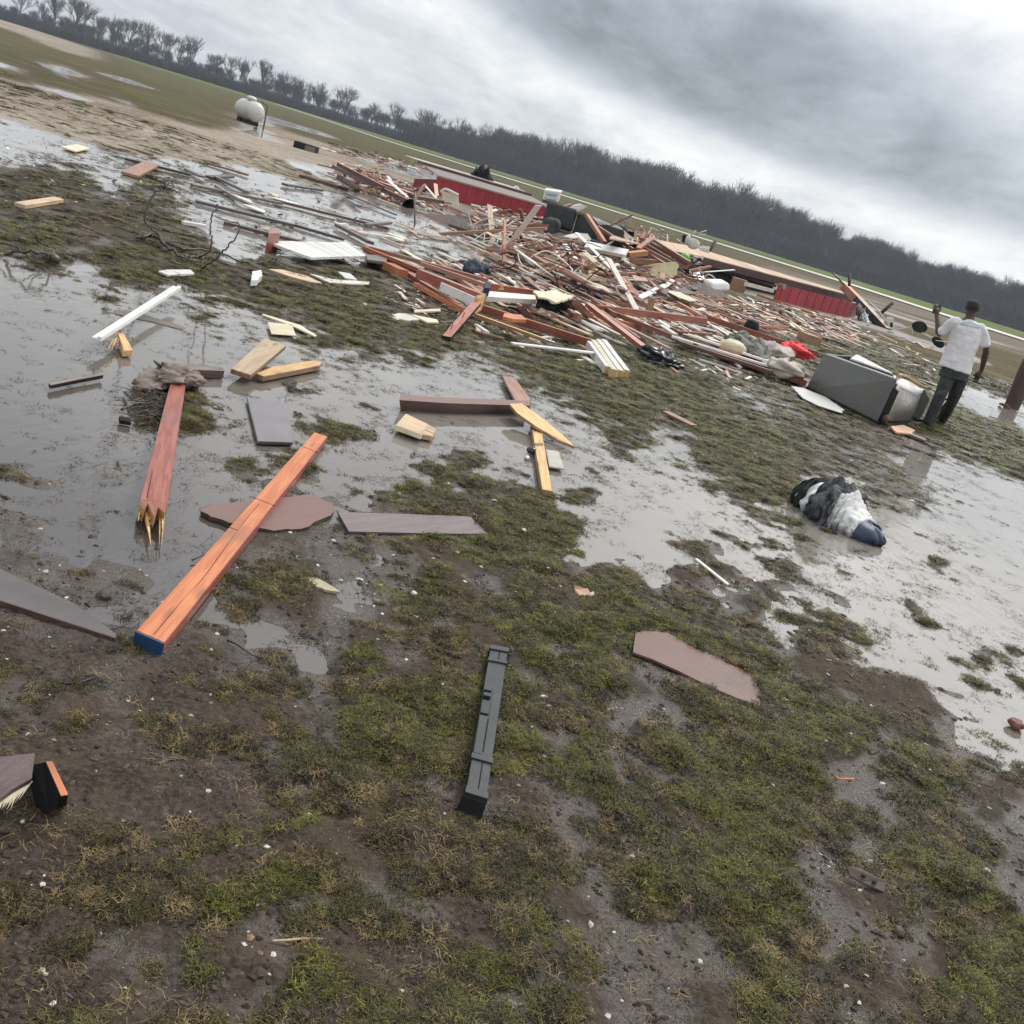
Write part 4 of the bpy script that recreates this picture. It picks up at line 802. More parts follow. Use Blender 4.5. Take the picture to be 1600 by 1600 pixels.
cloth('black_bag', [G(1012, 552, .03), G(1026, 558, .07), G(1045, 566, .06), G(1062, 573, .02)], [(.05, .03), (.20, .09), (.18, .07), (.04, .02)], plain('bin_bag', (.015, .016, .02), .18, .3, .1), None, 'torn black plastic bag at the lower end of the long pinkish plank', 'bag', fold=.4, freq=5, seed=14)
BM('red_beam', (934, 476), (1105, 497), .05, .11, W_RED, .18, .18, 'long straight red beam behind the upright tan stake', 'beam', side=W_RED)
BM('red_beam', (1106, 492), (1279, 550), .06, .10, W_SALMON, .18, .16, 'long red beam running to the fridge under the red cloth', 'beam', side=W_RED)
b0 = G(1012, 497, 0); beam('stake', b0 + Vector((0, 0, .02)), at(1020, 466, b0.y + .05), .11, .05, W_TAN, None, None, 'upright tan wooden stake in front of the long red beam', 'stake')
r = empty('painted_studs', G(955, 560), 'bundle of white painted studs with yellow sawn ends at the front of the debris', 'studs')
for k, (x0, y0, x1, y1) in enumerate(((922, 533, 950, 572), (928, 531, 960, 577), (936, 530, 970, 578), (944, 530, 980, 578))):
    BM('stud', (x0, y0), (x1, y1), .065, .09, WHITE if k != 1 else CREAM,   .15 + .015 * (k % 2), .11, par=r, side=(CREAM if k % 2 else WHITE)); BM('sawn_end', (x1 - .4, y1 - .6), (x1 + .35, y1 + .6), .06, .085, W_YEL, .108, .107, par=r)
BM('white_lath', (800, 535), (935, 551), .06, .02, WHITE, .06, .12, 'thin white lath leading left from the painted studs', 'lath'); BM('white_lath', (912, 556), (944, 576), .09, .02, DRYW, .06, .03, 'short white lath under the painted studs', 'lath')
sheet('broken_drywall', [(606, 492), (624, 489), (650, 492), (660, 498), (640, 501), (618, 499)], .015, DRYW, None, 'flat pinkish broken drywall piece on the grass left of the orange board', 'drywall', z=.03, jag=.02)
hexa('cream_lath', [(643, 491), (683, 499), (686, 503), (668, 503)], .02, CREAM, None, None, 'cream lath touching the broken drywall piece', 'lath', z=.04)
hexa('cream_lath', [(647, 484), (688, 482), (689, 485), (648, 487)], .02, CREAM, None, None, 'thin cream lath just above the broken drywall piece', 'lath', z=.04)
hexa('yellow_lath', [(420, 420), (440, 421), (480, 431), (503, 442), (485, 440), (452, 431)], .015, W_PALE, None, None, 'pale yellow lath below the white ribbed panel', 'lath', z=.03)
hexa('grey_lath', [(484, 427), (520, 436), (578, 440), (576, 444), (515, 441)], .02, DRYW, None, None, 'grey-white plank right of the pale yellow lath', 'plank', z=.04)
sheet('drywall_scrap', [(528, 424), (547, 427), (558, 437), (540, 434)], .015, WHITE, None, 'white drywall scrap on the grey-white plank', 'drywall', z=.05, jag=.01)
sheet('white_scrap', [(394, 424), (408, 422), (410, 430), (402, 438), (393, 438)], .05, WHITE, None, 'small white chunk on the grass under the fallen branch', 'scrap', z=.09, jag=.01)
r = empty('upright_block', G(429, 368), 'small salmon wood block standing behind the white ribbed panel', 'block'); hexa('block', [(421, 358, .22), (436, 357, .22), (438, 364, .22), (420, 365, .22)], .22, W_PINK, W_SALMON, r)
for k, (p, q, w_, mt, lb) in enumerate((((306, 312), (460, 350), .12, HARDD, 'long dark plank in the water behind the fallen branch'), ((350, 345), (480, 378), .14, W_DBROWN, 'dark plank ending at the white ribbed panel'), ((455, 348), (538, 372), .10, HARDD, 'dark plank right behind the white ribbed panel'), ((195, 246), (297, 271), .10, W_DBROWN, 'dark red plank lying in the pale water at far left'),
        ((203, 271), (238, 254), .24, W_PINK, 'pinkish post end lying across the pale water at far left'), ((326, 275), (362, 274), .12, W_DBROWN, 'short dark plank with a wire end in the pale water'), ((185, 225), (240, 241), .05, W_TAN, 'thin stick at the edge of the gravel on the left'), ((320, 252), (388, 272), .08, W_TAN, 'tan lath crossing the pale water'), ((300, 287), (440, 316), .10, W_GREY, 'long greyed plank in the middle of the water streaks'), ((285, 345), (322, 351), .07, WHITE, 'thin white lath under the branch twigs'), ((31, 318), (92, 309), .10, W_PALE, 'pale splintered lath on the brown grass at left'))):
    BM('plank', p, q, w_, .04, mt, .05, .06, lb, 'plank')
sheet('square_board', [(96, 229), (120, 225), (142, 231), (118, 236)], .02, CREAM, None, 'square tan board at the edge of the gravel at far left', 'board', z=.04)
# ------------------------------------------------------------------ planks under the blankets
r = empty('plank_stack', G(1190, 575), 'long low stack of brown and white planks under the blankets', 'plank stack')
BM('plank', (1060, 527), (1262, 594), .20, .08, W_ORANGE, .12, .12, par=r, side=W_RED); BM('plank', (1050, 524), (1207, 572), .08, .03, WHITE, .16, .16, par=r); BM('plank', (1075, 521), (1215, 568), .07, .03, WHITE, .20, .20, par=r); BM('plank', (1060, 532), (1207, 579), .05, .04, W_PINK, .15, .15, par=r, side=W_DBROWN)
SHEEP = plain('fleece', (.55, .49, .44), .85, .12, .3, (.3, .25, .2), scale=20); CAMO = plain('camo', (.30, .29, .25), .8, .3, .0, scale=13, c2=(.02, .028, .025))
nt_ = CAMO.node_tree
r = empty('fleece_blanket', G(1215, 560), 'crumpled off-white fleece blanket in two rolls on the plank stack', 'blanket')
cloth('upper_roll', [G(1182, 548, .15), G(1200, 547, .2), G(1220, 552, .2), G(1238, 556, .14)], [(0.077, 0.070), (0.186, 0.119), (0.170, 0.104), (0.077, 0.070)], SHEEP, r, fold=.24, seed=3, freq=3); cloth('lower_roll', [G(1196, 570, .12), G(1212, 572, .16), G(1232, 578, .17), G(1248, 584, .12)], [(0.077, 0.062), (0.194, 0.112), (0.209, 0.125), (0.109, 0.084)], SHEEP, r, fold=.24, seed=5, freq=3)
cloth('camo_coat', [G(1150, 536, .12), G(1163, 544, .14), G(1176, 556, .14), G(1190, 566, .14)], [(0.155, 0.097), (0.279, 0.167), (0.264, 0.167), (0.124, 0.070)], CAMO, None, 'black and white camouflage coat bunched on the plank stack', 'coat', fold=.32, seed=8, freq=4)
cloth('cream_pillow', [G(1132, 540, .16), G(1144, 544, .2), G(1158, 548, .16)], [(0.092, 0.070), (0.170, 0.125), (0.092, 0.070)], CREAM, None, 'stuffed cream pillow at the left end of the blankets', 'pillow', fold=.08, seed=10)
REDC = plain('red_cloth', (.72, .045, .05), .7, .2, .05)
cloth('red_cloth', [G(1230, 542, .25), G(1243, 546, .3), G(1258, 553, .26), G(1274, 559, .22)], [(0.092, 0.042), (0.186, 0.097), (0.124, 0.055), (0.024, 0.014)], REDC, None, 'bright red cloth draped over the red beam near the fridge', 'cloth', fold=.3, seed=12, freq=4)
c = G(1170, 522, 0); r = empty('black_bucket', c, 'small black bucket tipped against the long red beam', 'bucket'); ball('bucket_body', c + Vector((0, 0, .14)), .15, DARK, r, (1, 1, 1)); pipe('rim', [c + Vector((.12 * math.cos(i), .12 * math.sin(i), .26)) for i in [k * .524 for k in range(13)]], .012, BLACKP, r)
c = G(1267, 528, .15); beam('brown_box', G(1259, 519, .22), G(1275, 526, .22), .35, .2, W_TAN, None, None, 'broken brown wooden box end among the laths behind the red cloth', 'box')
# ------------------------------------------------------------------ fridge
STEEL = plain('fridge_steel', (.098, .098, .092), .30, .1, .25, (.09, .08, .07), scale=3, spec=.6); SHINE = plain('fridge_foil', (.50, .47, .44), .25, .12, .12, metal=.85, scale=4, bmp=.01)
r = empty('fallen_fridge', G(1340, 640), 'grey refrigerator lying on its side with a crushed open door', 'refrigerator')
A_, B_ = G(1258.5, 609), G(1368, 664); C_, D_ = G(1421, 657), G(1310, 606); up = Vector((0, 0, 1)); hA, hB = .54, .60
tA = A_ + (B_ - A_) * .04 + up * .53 + Vector((.05, .12, 0)); tB = B_ + up * .60 + Vector((.03, .02, 0)); tC = C_ + up * .46; tD = D_ + up * .50 + Vector((.1, .2, 0))
def quadbox(nm, q, off, mt, bv=.006): return hexa_w(nm, q, off, mt, bv)
def hexa_w(nm, q, off, mt, bv=.006, par=None):
    vs = list(q) + [v + off for v in q]; fs = [(0, 1, 2, 3), (7, 6, 5, 4)] + [(i, 4 + i, 4 + (i + 1) % 4, (i + 1) % 4) for i in range(4)]
    bm = bmesh.new(); bv_ = [bm.verts.new(v) for v in vs]; [bm.faces.new([bv_[i] for i in f]) for f in fs]; bmesh.ops.recalc_face_normals(bm, faces=bm.faces)
    me = bpy.data.meshes.new(nm); bm.to_mesh(me); bm.free(); o = sub(nm, me, par or r, mt)
    if bv: bevel(o, bv, 2)
    return o
hexa_w('side_panel', [A_, B_, tB, tA], Vector((.03, .05, 0)), STEEL)
hexa_w('rear_panel', [A_, D_, tD, tA], Vector((.03, -.01, 0)), STEEL)
hexa_w('far_side', [D_ + (C_ - D_) * .05, C_, tC, tD], Vector((-.02, -.04, 0)), STEEL)
hexa_w('floor_panel', [A_ + up * .02, B_ + up * .02, C_ + up * .02, D_ + up * .02], up * .03, DARK, 0)
hexa_w('inside_shade', [A_.lerp(C_, .15) + up * .2, B_.lerp(D_, .18) + up * .2, C_.lerp(A_, .15) + up * .2, D_.lerp(B_, .12) + up * .2], up * .02, DARK, 0)  # dark sheet imitating the shade inside the open fridge
hexa_w('top_flange', [tA, tA.lerp(tB, .98), tA.lerp(tB, .98) + Vector((.06, .10, .01)), tA + Vector((.10, .14, .01))], up * -.012, STEEL, .003)
LIN = plain('white_liner', (.62, .62, .60), .35, .08, .2)
t0 = tA.lerp(tB, .33); hexa_w('liner_door', [tA.lerp(tB, .30) + Vector((.12, .22, .04)), tA.lerp(tB, .50) + Vector((.10, .16, .05)), tC.lerp(tD, .42) + up * .02, tD + Vector((.02, 0, .04))], up * -.03, LIN, .01)
# bent door: curved sheet wrapping from the open corner to the far corner
vs, fs = [], []; nu, nvv = 18, 10
E0, E1 = B_ + Vector((.10, .10, 0)), C_ + Vector((.02, 0, 0)); H0, H1 = .50, .43
for i in range(nu + 1):
    t = i / nu; base = E0.lerp(E1, t) + Vector((.10, -.10, 0)) * math.sin(math.pi * t) * .35
    for j in range(nvv + 1):
        s = j / nvv; q = base + up * ((H0 + (H1 - H0) * t - .05 * math.sin(math.pi * t)) * s + .03) + Vector((.06, -.08, 0)) * (math.sin(math.pi * s) * .5 * math.sin(math.pi * t)) ; vs.append(q)
for i in range(nu):
    for j in range(nvv): k = i * (nvv + 1) + j; fs.append((k, k + nvv + 1, k + nvv + 2, k + 1))
o = sub('bent_door', mesh(vs, fs), r, SHINE, True); sm = o.modifiers.new('thick', 'SOLIDIFY'); sm.thickness = .025
sw = []
for i in range(nu + 1):
    t = i / nu; q0 = vs[i * (nvv + 1) + nvv]; q1 = tB.lerp(tC, t) + Vector((-.02, .10, .03)); w_ = .35 + .5 * (t - .5) ** 2; sw += [q0 + up * .004, q0.lerp(q1, .45) - up * .01, q1]
fs2 = []
for i in range(nu):
    for j in range(2): k = i * 3 + j; fs2.append((k, k + 3, k + 4, k + 1))
o = sub('door_lining', mesh(sw, fs2), r, WHITE, True); o.modifiers.new('thick', 'SOLIDIFY').thickness = .01
pipe('insulation_edge', curve([tB + Vector((.06, .18, .04)), tB.lerp(tC, .4) + Vector((.0, .20, .06)), tC + Vector((0, .05, .03))]), .022, W_YEL, r)
hexa_w('end_panel', [C_ + Vector((.02, 0, .03)), C_ + Vector((.17, .12, .02)), C_ + Vector((.19, .12, .34)), C_ + Vector((.03, 0, .45))], Vector((-.01, .05, 0)), STEEL, .003)
hexa_w('compressor_bay', [B_ + Vector((.03, .03, .02)), B_ + Vector((.13, .10, .02)), B_ + Vector((.14, .10, .46)), B_ + Vector((.04, .03, .5))], Vector((-.02, .04, 0)), DARK, 0)
ball('coil', B_ + Vector((.09, .02, .10)), .04, W_DBROWN, r, (1, .6, 1.4)); pipe('hose', curve([C_ + Vector((-.05, -.1, .06)), C_ + Vector((.15, -.02, .05)), C_ + Vector((.27, .02, .12)), C_ + Vector((.35, .05, .3)), C_ + Vector((.38, .06, .42))]), .022, DARK, r)
pipe('white_pipe', [C_ + Vector((.26, .02, .14)), C_ + Vector((.36, .05, .40))], .025, WHITE, r); pipe('door_gasket', curve([B_ + Vector((.12, .02, .03)), B_.lerp(C_, .5) + Vector((.06, -.06, .02)), C_ + Vector((.03, -.03, .04))]), .02, DARK, r)
pipe('wire', curve([tC + Vector((.0, .05, 0)), tC + Vector((.12, .08, .03)), tC + Vector((.25, .06, -.04)), tC + Vector((.2, .06, -.12))]), .006, DARK, r)
sheet('white_sheet', [(1236, 603), (1255, 606), (1290, 620), (1319, 640), (1316, 645), (1280, 634), (1255, 622)], .01, LIN, None, 'thin white plastic sheet on the grass in front of the fridge', 'sheet', z=.05, jag=.02)
sheet('foil_scrap', [(1392, 666), (1412, 664), (1430, 672), (1424, 678), (1400, 675)], .02, PINKC, None, 'torn tan and white scrap beneath the crushed fridge door', 'scrap', z=.05, jag=.02)
BM('wet_plank', (1420, 676), (1447, 687), .16, .03, W_GREY, .05, .04, 'short wet plank on the ground beside the fridge door', 'plank')
BM('grass_lath', (1040, 642), (1085, 664), .11, .02, W_PINK, .04, .03, 'tan bark-like lath alone on the green grass left of the fridge', 'lath')
BM('flood_lath', (1088, 872), (1138, 912), .018, .01, WHITE, .03, .03, 'thin white stick at the edge of the flooded grass', 'stick')
# ------------------------------------------------------------------ bundle wrapped in tarp, lying in water
TARPW = plain('tarp_white', (.74, .75, .74), .45, .05, .12, scale=12, bmp=.012); TARPK = plain('tarp_black', (.018, .022, .022), .3, .3, .05); DCL = plain('dark_clothes', (.028, .032, .048), .75, .4, .0, c2=(.17, .175, .19), scale=16); MAR = plain('maroon_cloth', (.13, .055, .045), .75, .3, .1); TBL = plain('tarp_blue', (.035, .055, .10), .5, .3, .3)
r = empty('tarp_bundle', G(1310, 800), 'bundle of dark clothes wrapped in white and black tarp lying in the flood water', 'bundle')
pth = [G(1247, 778, .02), G(1262, 778, .06), G(1285, 788, .08), G(1310, 800, .09), G(1330, 815, .07), G(1350, 830, .05), G(1361, 836, .03)]
cloth('white_plastic', [pth[0], pth[1], pth[2], pth[2].lerp(pth[3], .5)], [(.03, .03), (.11, .10), (.15, .135), (.14, .13)], TARPW, r, fold=.16, seed=2, freq=3, na=56)
dv = (pth[2] - pth[0])
for k, (t, rw_, w_) in enumerate(((.06, .078, .05), (.34, .125, .035), (.66, .160, .03))):
    q = pth[0] + dv * t; q.z = .045 + .03 * t
    cloth('black_stripe', [q - dv * w_ + Vector((0, 0, .004)), q, q + dv * w_ + Vector((0, 0, .004))], [(rw_ * .97, rw_ * .99), (rw_ * 1.05, rw_ * 1.06), (rw_ * 1.0, rw_ * 1.02)], TARPK, r, fold=.08, seed=2, freq=3)
cloth('dark_clothes', [pth[2].lerp(pth[1], .1), pth[2].lerp(pth[3], .5) + up * .01, pth[3] + up * .01, pth[3].lerp(pth[4], .35)], [(.10, .10), (.20, .155), (.22, .155), (.17, .13)], DCL, r, fold=.28, seed=6, freq=5, na=64)
cloth('maroon_sleeve', [G(1305, 765, .16), G(1325, 768, .15), G(1343, 783, .11), G(1352, 798, .05)], [(.04, .03), (.07, .05), (.06, .05), (.03, .03)], MAR, r, fold=.2, seed=7, freq=4, floor=False); cloth('brown_sleeve', [G(1296, 783, .12), G(1290, 795, .07), G(1283, 806, .02)], [(.04, .03), (.05, .05), (.02, .02)], MAR, r, fold=.2, seed=17)
cloth('white_tarp', [pth[3] + up * .01, pth[3].lerp(pth[4], .5) + up * .02, pth[4] + up * .01, pth[5]], [(.14, .11), (.19, .155), (.175, .115), (.155, .085)], TARPW, r, fold=.10, seed=11, freq=4.6, na=72, streak=1.6)
cloth('blue_lining', [pth[5].lerp(pth[4], .08), pth[5] + Vector((0, 0, -.005)), pth[6]], [(.10, .08), (.15, .08), (.14, .06)], TBL, r, fold=.1, seed=13); pipe('cord', curve([G(1303, 741, .24), G(1312, 748, .24), G(1322, 760, .21)]), .004, WHITE, r)
# ------------------------------------------------------------------ post at the right edge
b0 = G(1580, 637, 0); tp = at(1612, 560, b0.y); r = empty('thick_post', b0, 'thick dark brown wooden post standing at the right edge of the lawn', 'post')
MW = wood('post_wood', (.075, .035, .028), (.04, .022, .018), .6, dirt=.2)
vs, fs = [], []
for i, t in enumerate((0, .15, .4, .7, .93, 1.0)):
    c = b0.lerp(tp, t) - up * (.05 if i == 0 else 0)
    for k in range(12): a = k * .524; rr_ = .15 * (1 + .08 * math.sin(k * 2.3 + i)) * (.82 if i == 5 else 1); vs.append(c + Vector((math.cos(a) * rr_, math.sin(a) * rr_, 0)))
for i in range(5):
    for k in range(12): fs.append((i * 12 + k, i * 12 + (k + 1) % 12, i * 12 + 12 + (k + 1) % 12, i * 12 + 12 + k))
fs.append(tuple(60 + k for k in range(12))); sub('post_shaft', mesh(vs, fs), r, MW, True)
sheet('torn_cap', [tp + Vector((-.14, -.05, .02)), tp + Vector((.02, -.14, .0)), tp + Vector((.15, 0, .05)), tp + Vector((0, .14, .03))], .03, MW, r, jag=.03, warp=.02)
cloth('red_scrap', [G(1563, 631, .03), G(1570, 633, .06), G(1578, 637, .02)], [(.03, .02), (.055, .03), (.02, .01)], MAR, None, 'small red scrap of cloth at the foot of the thick post', 'scrap', seed=3)
BM('tan_lath', (1588, 642), (1625, 655), .06, .02, W_PALE, .04, .04, 'thin pale lath right of the thick post', 'lath')
# ------------------------------------------------------------------ person walking away
SKIN = plain('dark_skin', (.055, .032, .024), .5, .1, 0, bmp=.0); SHIRT = plain('white_shirt', (.80, .79, .82), .85, .03, .05, scale=5); JEANS = plain('dark_jeans', (.030, .034, .038), .85, .25, .1, c2=(.062, .066, .070), scale=14); HAIR = plain('short_hair', (.018, .016, .015), .8, .3, 0, scale=80); SHOE = plain('shoe', (.02, .018, .016), .5, .3, .2)
def loft(vs, fs, rings, n=16):           # ring: centre, rx, ry, side vector, normal axis
    k0 = len(vs)
    for (c, rx, ry, s, f) in rings:
        for i in range(n): a = 2 * math.pi * i / n; vs.append(c + s * (math.cos(a) * rx) + f * (math.sin(a) * ry))
    for j in range(len(rings) - 1):
        for i in range(n): fs.append((k0 + j * n + i, k0 + j * n + (i + 1) % n, k0 + (j + 1) * n + (i + 1) % n, k0 + (j + 1) * n + i))
    fs.append(tuple(k0 + i for i in range(n))[::-1]); fs.append(tuple(k0 + (len(rings) - 1) * n + i for i in range(n)))
def limb(vs, fs, pts, n=12):             # pts: (centre, radius) with smooth interpolation
    cs = curve([p for p, _ in pts], 4); rs_ = curve([(r_, 0, 0) for _, r_ in pts], 4); R_ = []
    for i, c in enumerate(cs):
        t = (cs[min(i + 1, len(cs) - 1)] - cs[max(i - 1, 0)]).normalized(); s = t.cross(Vector((0, 1, .01))).normalized(); f = t.cross(s); R_.append((c, rs_[i].x, rs_[i].x, s, f))
    c, rx, ry, s, f = R_[-1]; R_.append((c + (cs[-1] - cs[-2]).normalized() * rx * .5, rx * .5, ry * .5, s, f)); loft(vs, fs, R_, n)
YP = 14.30
fl, fr_ = G(1449, 666), G(1469, 661); X1, Yv, Zv = Vector((1, 0, 0)), Vector((0, 1, 0)), Vector((0, 0, 1))
pel = at(1492, 580, YP); hipL = at(1482, 588, YP); hipR = at(1500, 592, YP + .02); kneeL = at(1467, 622, YP - .05); kneeR = at(1489, 624, (YP + fr_.y) / 2 - .15); ankL = fl + Zv * .10; ankR = fr_ + Zv * .10
chest = at(1507, 530, YP + .02); shL = at(1489, 503, YP); shR = at(1536, 514, YP); neck = at(1515, 498, YP + .03); head = at(1519, 483, YP + .05); waist = at(1496, 568, YP)
elL = at(1468, 522, YP + .12); wrL = at(1464, 494, YP + .30); haL = at(1463, 484, YP + .33); elR = at(1541, 548, YP - .02); wrR = at(1534, 577, YP + .08); haR = at(1528, 588, YP + .10)
r = empty('person', (fl + fr_) / 2, 'person in white printed t-shirt and dark jeans walking away, one hand raised with a phone', 'person')
vs, fs = [], []; ux = (shR - shL).normalized(); tu = (neck - pel).normalized(); fw = ux.cross(tu).normalized()
loft(vs, fs, [(pel, .15, .11, ux, fw), (waist + Zv * .05, .15, .10, ux, fw), (chest, .18, .12, ux, fw), (neck - tu * .07, .19, .09, ux, fw), (neck - tu * .01, .08, .07, ux, fw), (neck + tu * .02, .058, .06, ux, fw), (head - tu * .04, .062, .07, ux, fw), (head - tu * .01, .076, .090, ux, fw), (head + tu * .04, .082, .100, ux, fw), (head + tu * .085, .070, .086, ux, fw), (head + tu * .112, .035, .045, ux, fw)], 20)
limb(vs, fs, [(shL + ux * .03, .045), (shL.lerp(elL, .5), .048), (elL, .043), (elL.lerp(wrL, .35), .044), (wrL, .029), (wrL.lerp(haL, .5), .032), (haL, .036)]); limb(vs, fs, [(shR - ux * .03, .045), (shR.lerp(elR, .5), .048), (elR, .043), (elR.lerp(wrR, .35), .044), (wrR, .029), (wrR.lerp(haR, .5), .034), (haR, .034)])
for (h_, w_, dirs, base) in ((haL, wrL, 1, None), (haR, wrR, -1, None)):
    ax = (h_ - w_).normalized(); sd = ax.cross(Yv).normalized()
    for i, L in enumerate((.062, .075, .07, .055)):
        b_ = h_ + sd * (i - 1.5) * .019 + ax * .02; m1 = b_ + ax * L * .5; m2 = m1 + (ax * .6 + Yv * .7 * dirs).normalized() * L * .45; limb(vs, fs, [(b_ - ax * .02, .011), (m1, .010), (m2, .008)], 8)
    b_ = w_.lerp(h_, .6) - sd * .028; limb(vs, fs, [(b_, .014), (b_ - sd * .025 + ax * .025, .012), (b_ - sd * .03 + ax * .055, .009)], 8)
# ears, nose, jaw
for s_ in (-1, 1): limb(vs, fs, [(head + ux * s_ * .078 - tu * .015, .012), (head + ux * s_ * .088 + tu * .01, .016), (head + ux * s_ * .08 + tu * .03, .009)], 8)
limb(vs, fs, [(head - fw * .095 * (1 if fw.y < 0 else -1) + tu * .02, .012), (head + Yv * .105 - tu * .01, .016)], 8); limb(vs, fs, [(head + Yv * .05 - tu * .06, .03), (head + Yv * .075 - tu * .062, .022)], 8)
for (hp, kn, an) in ((hipL, kneeL, ankL), (hipR, kneeR, ankR)): limb(vs, fs, [(hp, .08), (hp.lerp(kn, .5), .07), (kn, .052), (kn.lerp(an, .3), .054), (an, .036)])
def fuse(o, vx, it=3):
    m_ = o.modifiers.new('fuse', 'REMESH'); m_.mode = 'VOXEL'; m_.voxel_size = vx; m_.use_smooth_shade = True; s_ = o.modifiers.new('smooth', 'SMOOTH'); s_.iterations = it; s_.factor = .5
fuse(sub('body', mesh(vs, fs), r, SKIN, True), .009, 2)
vs, fs = [], []      # hair cap
loft(vs, fs, [(head - tu * .015 - Yv * .012, .079, .094, ux, fw), (head + tu * .04 - Yv * .006, .0855, .1035, ux, fw), (head + tu * .088, .074, .090, ux, fw), (head + tu * .117, .038, .048, ux, fw)], 20); fuse(sub('hair', mesh(vs, fs), r, HAIR, True), .008, 2)
vs, fs = [], []      # shirt: hem dips to the right as in the walk
hem = at(1491, 578, YP); hx = (at(1516, 584, YP) - at(1466, 567, YP)).normalized()
loft(vs, fs, [(hem, .225, .15, hx, fw), (hem.lerp(chest, .25), .212, .150, hx, fw), (hem.lerp(chest, .55), .200, .142, ux, fw), (chest, .205, .145, ux, fw), (chest.lerp(neck, .5), .222, .135, ux, fw), (neck - tu * .065, .200, .105, ux, fw), (neck - tu * .03, .11, .085, ux, fw), (neck - tu * .012, .075, .072, ux, fw)], 28)
limb(vs, fs, [(shL + ux * .07, .07), (shL + ux * .02, .070), (shL.lerp(elL, .45), .068), (shL.lerp(elL, .82), .074)], 16); limb(vs, fs, [(shR - ux * .07, .06), (shR - ux * .03, .062), (shR.lerp(elR, .42), .064), (shR.lerp(elR, .76), .072)], 16)
o = sub('shirt', mesh(vs, fs), r, SHIRT, True); fuse(o, .010, 3)
tx = bpy.data.textures.new('folds', 'CLOUDS'); tx.noise_scale = .13; dm = o.modifiers.new('folds', 'DISPLACE'); dm.texture = tx; dm.strength = .035; dm.mid_level = .5; dm.texture_coords = 'GLOBAL'
vs, fs = [], []
loft(vs, fs, [(waist + Zv * .02, .165, .125, ux, fw), (pel + Zv * .0, .185, .14, ux, fw), (pel - Zv * .10, .19, .135, ux, fw)], 20)
for (hp, kn, an) in ((hipL, kneeL, fl), (hipR, kneeR, fr_)): limb(vs, fs, [(hp + Zv * .02, .105), (hp.lerp(kn, .5), .092), (kn, .080), (kn.lerp(an, .5), .074), (an + Zv * .06, .076)], 16)
o = sub('jeans', mesh(vs, fs), r, JEANS, True); fuse(o, .011, 2); dm = o.modifiers.new('folds', 'DISPLACE'); dm.texture = tx; dm.strength = .025; dm.mid_level = .5; dm.texture_coords = 'GLOBAL'
for f_ in (fl, fr_):
    vs, fs = [], []; loft(vs, fs, [(f_ + Vector((0, -.07, .03)), .035, .03, X1, Zv), (f_ + Vector((0, -.04, .045)), .045, .045, X1, Zv), (f_ + Vector((0, .05, .045)), .047, .045, X1, Zv), (f_ + Vector((0, .14, .03)), .05, .032, X1, Zv), (f_ + Vector((0, .20, .025)), .03, .02, X1, Zv)], 12); sub('shoe', mesh(vs, fs), r, SHOE, True)
o = beam('phone', haL + Vector((-.035, .05, .07)), haL + Vector((.065, .06, .08)), .012, .13, BLACKP, None, None, 'dark phone held up in the raised hand of the walking person', 'phone', bv=.003)
# faded teal print across the shoulders: two rows of worn strokes, not legible in the photo
TEAL = plain('teal_print', (.22, .37, .42), .8, .2, 0); vs, fs = [], []; rs = random.Random(9)
for row, (n_, v0, hgt) in enumerate(((17, .085, .022), (22, .045, .03))):
    for i in range(n_):
        u = (i + .5) / n_ - .5; cc = neck - tu * (.145 - v0 + .02 * (u * 2) ** 2 * (1 if row == 0 else 0)) + ux * u * .26 - Yv * .128; hh = hgt * rs.uniform(.7, 1); ww = .0035
        for (du, dv, w2, h2) in ((-.003, 0, ww, hh), rs.choice(((.003, 0, ww, hh), (.0, hh * .8, .010, .004), (0, 0, .010, .004), (0, hh * .4, .009, .004)))):
            k = len(vs); c0 = cc + ux * du + tu * dv; vs += [c0, c0 + ux * w2, c0 + ux * w2 + tu * h2, c0 + tu * h2]; fs.append((k, k + 1, k + 2, k + 3))
o = sub('shirt_print', mesh(vs, fs), r, TEAL); sw_ = o.modifiers.new('wrap', 'SHRINKWRAP'); sw_.target = [c_ for c_ in r.children if c_.name.startswith('shirt') and 'print' not in c_.name][0]; sw_.wrap_method = 'PROJECT'; sw_.use_project_y = True; sw_.use_project_z = False; sw_.use_negative_direction = True; sw_.use_positive_direction = True; sw_.offset = .003
W_SALMON = wood('wreck_salmon', (.40, .185, .13), (.26, .11, .075), .5, dirt=.4); W_RED = wood('wreck_red', (.25, .095, .06), (.15, .055, .038), .5, dirt=.4)
# ------------------------------------------------------------------ left wall section: red vertical siding under a grey roof edge
REDS = plain('red_siding', (.33, .020, .032), .45, .12, .15, (.12, .03, .03)); REDD = plain('red_siding_dark', (.20, .018, .026), .5, .12, .15); GRYR = plain('roof_grey', (.20, .175, .16), .6, .1, .2); MARO = wood('maroon_beam', (.10, .030, .028), (.055, .02, .02), .5, dirt=.3, knots=False)
def wallrow(nm, gl, gr, zl, zr, n, th, mat, parent, gap=.006, z0=-.02, lean=0):
    for i in range(n):
        t0, t1 = i / n, (i + 1) / n; a, b = gl.lerp(gr, t0), gl.lerp(gr, t1); e = (b - a).normalized() * gap; nn = Vector((e.y, -e.x, 0)).normalized(); nn = nn if nn.y < 0 else -nn
        off = nn * (.012 if i % 2 else 0); h0, h1 = zl + (zr - zl) * t0, zl + (zr - zl) * t1
        hexa_w(nm, [a + e + off + up * z0, b - e + off + up * z0, b - e + off + up * h1 + nn * lean, a + e + off + up * h0 + nn * lean], -nn * th, mat, 0, parent)
r = empty('fallen_wall', G(760, 320), 'long red vertical-sided wall section with a grey roof edge, lying at the left of the heap', 'wall')
wl, wr = G(676, 305), G(850, 354)
